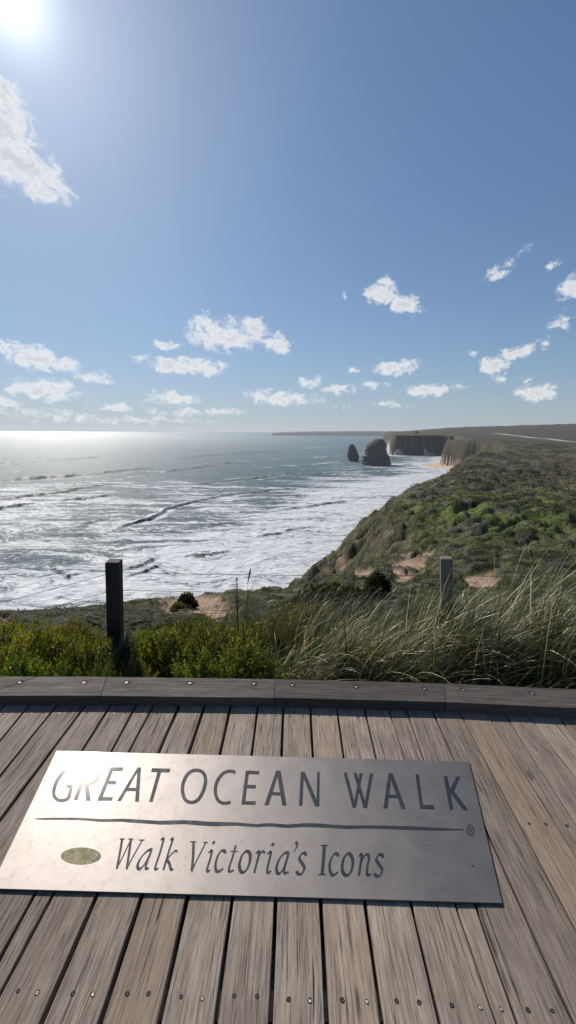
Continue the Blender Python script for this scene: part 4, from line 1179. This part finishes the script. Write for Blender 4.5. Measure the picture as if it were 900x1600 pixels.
w = bpy.data.worlds.new('World'); scene.world = w; w.use_nodes = True
nt = w.node_tree; nt.nodes.clear(); N = NT(nt)
out = N.n('ShaderNodeOutputWorld')
sky = N.n('ShaderNodeTexSky', sky_type='NISHITA', sun_disc=False, sun_elevation=SUN_EL, sun_rotation=SUN_AZ, altitude=50.0, air_density=1.0, dust_density=.35, ozone_density=1.8)
gen = N.n('ShaderNodeTexCoord').outputs['Generated']
dirv = N.vmath('NORMALIZE', gen)
sx = N.n('ShaderNodeSeparateXYZ'); N.L.new(dirv, sx.inputs[0])
azn = N.math('MULTIPLY', N.math('ARCTAN2', sx.outputs[0], sx.outputs[1]), 180 / math.pi)
eln = N.math('MULTIPLY', N.math('ARCSINE', sx.outputs[2]), 180 / math.pi)
pv = N.n('ShaderNodeCombineXYZ', inp={0: azn, 1: eln}).outputs[0]
# ragged edges
n1 = N.noise(pv, .55, 5, .6, col=True, dims='2D'); n2 = N.noise(pv, 2.2, 5, .62, col=True, dims='2D')
pw = N.vmath('ADD', pv, N.vmath('MULTIPLY', N.vmath('SUBTRACT', n1, (.5, .5, .5)), (2.6, 1.5, 0)))
pw = N.vmath('ADD', pw, N.vmath('MULTIPLY', N.vmath('SUBTRACT', n2, (.5, .5, .5)), (.8, .6, 0)))
CL = [  # photo x, y, half width, half height, tilt (deg, clockwise in the photo), strength
    (-10, 205, 70, 95, 20, 1.25), (30, 250, 84, 46, 28, 1.25), (82, 290, 40, 14, 15, .9), (2, 145, 30, 42, 20, .95), (-30, 240, 80, 60, 0, 1.3),
    (60, 560, 66, 19, 10, 1), (140, 588, 40, 9, 8, .8), (68, 609, 62, 17, 5, 1), (4, 538, 14, 9, 0, .6), (10, 628, 22, 10, 10, .5),
    (315, 500, 22, 11, -10, .9), (350, 528, 62, 25, 0, 1), (395, 512, 42, 17, 20, 1), (432, 538, 28, 15, 15, .9), (257, 539, 22, 7, 0, .8), (287, 571, 74, 15, 3, 1),
    (266, 623, 46, 11, 0, .8), (180, 636, 40, 8, 0, .6), (310, 644, 90, 7, 0, .4), (60, 648, 120, 10, 0, .5), (200, 657, 150, 6, 0, .4),
    (600, 458, 32, 22, 15, 1), (630, 476, 36, 17, 20, 1), (536, 461, 7, 10, -30, .55),
    (440, 622, 64, 12, 3, .9), (486, 598, 24, 10, -10, .7), (532, 609, 26, 9, 0, .7), (584, 602, 27, 7, -3, .7), (553, 578, 12, 6, 0, .6),
    (622, 574, 40, 12, -8, .95), (666, 611, 42, 11, 0, .9), (716, 607, 12, 6, 0, .5), (612, 632, 34, 5, 5, .45), (520, 636, 26, 4, 0, .4),
    (772, 571, 23, 17, -10, 1), (808, 551, 42, 10, -14, .75), (850, 536, 18, 9, -25, .5), (737, 555, 12, 6, 0, .5), (779, 594, 15, 6, 0, .7),
    (835, 613, 38, 14, 5, 1), (828, 592, 15, 4, 5, .6), (781, 423, 24, 13, -25, .75), (862, 416, 15, 8, -15, .7), (894, 447, 24, 24, -20, .9), (878, 500, 18, 17, 35, .55), (818, 388, 14, 8, -30, .3), (960, 600, 50, 20, 0, .9), (-110, 590, 70, 22, 0, 1)]
acc = None; acc_lo = None
for (x, y, a, b, tl, stg) in CL:
    dv = ray(x, y); A0 = math.degrees(math.atan2(dv[0], dv[1])); E0 = math.degrees(math.asin(dv[2]))
    rx_, ry_ = ray(x + a, y), ray(x, y - b)
    ha = abs(math.degrees(math.atan2(rx_[0], rx_[1])) - A0); hb = abs(math.degrees(math.asin(ry_[2])) - E0)
    mp = N.n('ShaderNodeMapping', vector_type='TEXTURE', inp={'Location': (A0, E0, 0), 'Rotation': (0, 0, -math.radians(tl)), 'Scale': (ha * 1.10, hb * 1.14, 1)})
    N.L.new(pw, mp.inputs['Vector'])
    ln = N.vmath('LENGTH', mp.outputs[0])
    mval = N.math('MULTIPLY_ADD', ln, -stg, stg)
    acc = mval if acc is None else N.math('MAXIMUM', acc, mval)
f1 = N.noise(pv, .75, 9, .62, dims='2D'); f2 = N.noise(pv, 3.0, 6, .6, dims='2D')
f1 = N.noise(N.vmath('MULTIPLY', pv, (1, 1.5, 1)), .55, 9, .60, .5, dims='2D')
den = N.math('ADD', N.math('MULTIPLY', acc, .75), N.math('MULTIPLY', N.math('SUBTRACT', f1, .5), 1.7))
alpha = N.map(den, -.06, .60)
alpha = N.math('MULTIPLY', alpha, N.map(acc, -.15, .25))
thick = N.map(N.math('ADD', den, N.math('MULTIPLY', N.math('SUBTRACT', f2, .5), .5)), .25, .95)
ccol = N.mix(thick, (9.2, 9.2, 9.2), (6.6, 6.75, 7.0))  # backlit cloud shading painted in: bright thin edges, greyer thick cores
# pale sea haze low over the horizon and lens glare painted into the sky as an aureole round the sun
dotS = N.vmath('DOT_PRODUCT', dirv, tuple(SUN))
dots = N.math('MAXIMUM', dotS, 0.0)
aur = N.math('ADD', N.math('MULTIPLY', N.math('POWER', dots, 800.0), 6.0), N.math('ADD', N.math('MULTIPLY', N.math('POWER', dots, 110.0), 1.7), N.math('MULTIPLY', N.math('POWER', dots, 14.0), .7)))
aurc = N.n('ShaderNodeCombineXYZ', inp={0: aur, 1: N.math('MULTIPLY', aur, .985), 2: N.math('MULTIPLY', aur, .95)}).outputs[0]
skyb = N.vmath('DIVIDE', sky.outputs[0], N.vmath('ADD', N.vmath('MULTIPLY', sky.outputs[0], (.105, .092, .075)), (1, 1, 1)))   # soft shoulder: the phone's tone curve
skyb = N.vmath('MULTIPLY', skyb, (.86, 1.03, 1.20))
hzf = N.math('MULTIPLY', N.math('EXPONENT', N.math('MULTIPLY', N.math('MAXIMUM', eln, 0.0), -.30)), .88)
skyb = N.mix(hzf, skyb, (4.6, 5.05, 5.55))
skyc = N.mix(1.0, skyb, aurc, 'ADD')
fin = N.mix(N.math('MULTIPLY', alpha, .88), skyc, ccol)
bg = N.n('ShaderNodeBackground', inp={'Strength': .10}); N.L.new(fin, bg.inputs[0])
N.L.new(bg.outputs[0], out.inputs[0])

HAZE_ON = True
if HAZE_ON:
    m_haze = bpy.data.materials.new('haze'); m_haze.use_nodes = True; m_haze.node_tree.nodes.clear(); N = NT(m_haze.node_tree)
    o_ = N.n('ShaderNodeOutputMaterial')
    pvn = N.n('ShaderNodeVolumePrincipled', inp={'Color': (.80, .87, .95, 1), 'Density': .000062, 'Anisotropy': .35})
    N.L.new(pvn.outputs[0], o_.inputs['Volume'])
    x0, x1, y0, y1, z0, z1 = -9000, 9000, -40, 9500, -66, 75
    V = [(x0, y0, z0), (x1, y0, z0), (x1, y1, z0), (x0, y1, z0), (x0, y0, z1), (x1, y0, z1), (x1, y1, z1), (x0, y1, z1)]
    hz = mesh_py('haze', V, [(3, 2, 1, 0), (4, 5, 6, 7), (0, 1, 5, 4), (1, 2, 6, 5), (2, 3, 7, 6), (3, 0, 4, 7)], m_haze)
    kind(hz, 'stuff'); hz['label'] = 'thin pale sea haze over the water and far land'; hz['category'] = 'haze'

# ------------------------------------------------------------------ render settings
vs = scene.view_settings
vs.view_transform = 'Standard'; vs.look = 'None'; vs.gamma = 1.0; vs.use_curve_mapping = False; vs.exposure = 0.0
scene.render.engine = 'CYCLES'
scene.cycles.max_bounces = 6; scene.cycles.diffuse_bounces = 2; scene.cycles.glossy_bounces = 2; scene.cycles.transmission_bounces = 3
scene.cycles.volume_bounces = 0
scene.cycles.use_denoising = True
scene.cycles.sample_clamp_indirect = 6.0
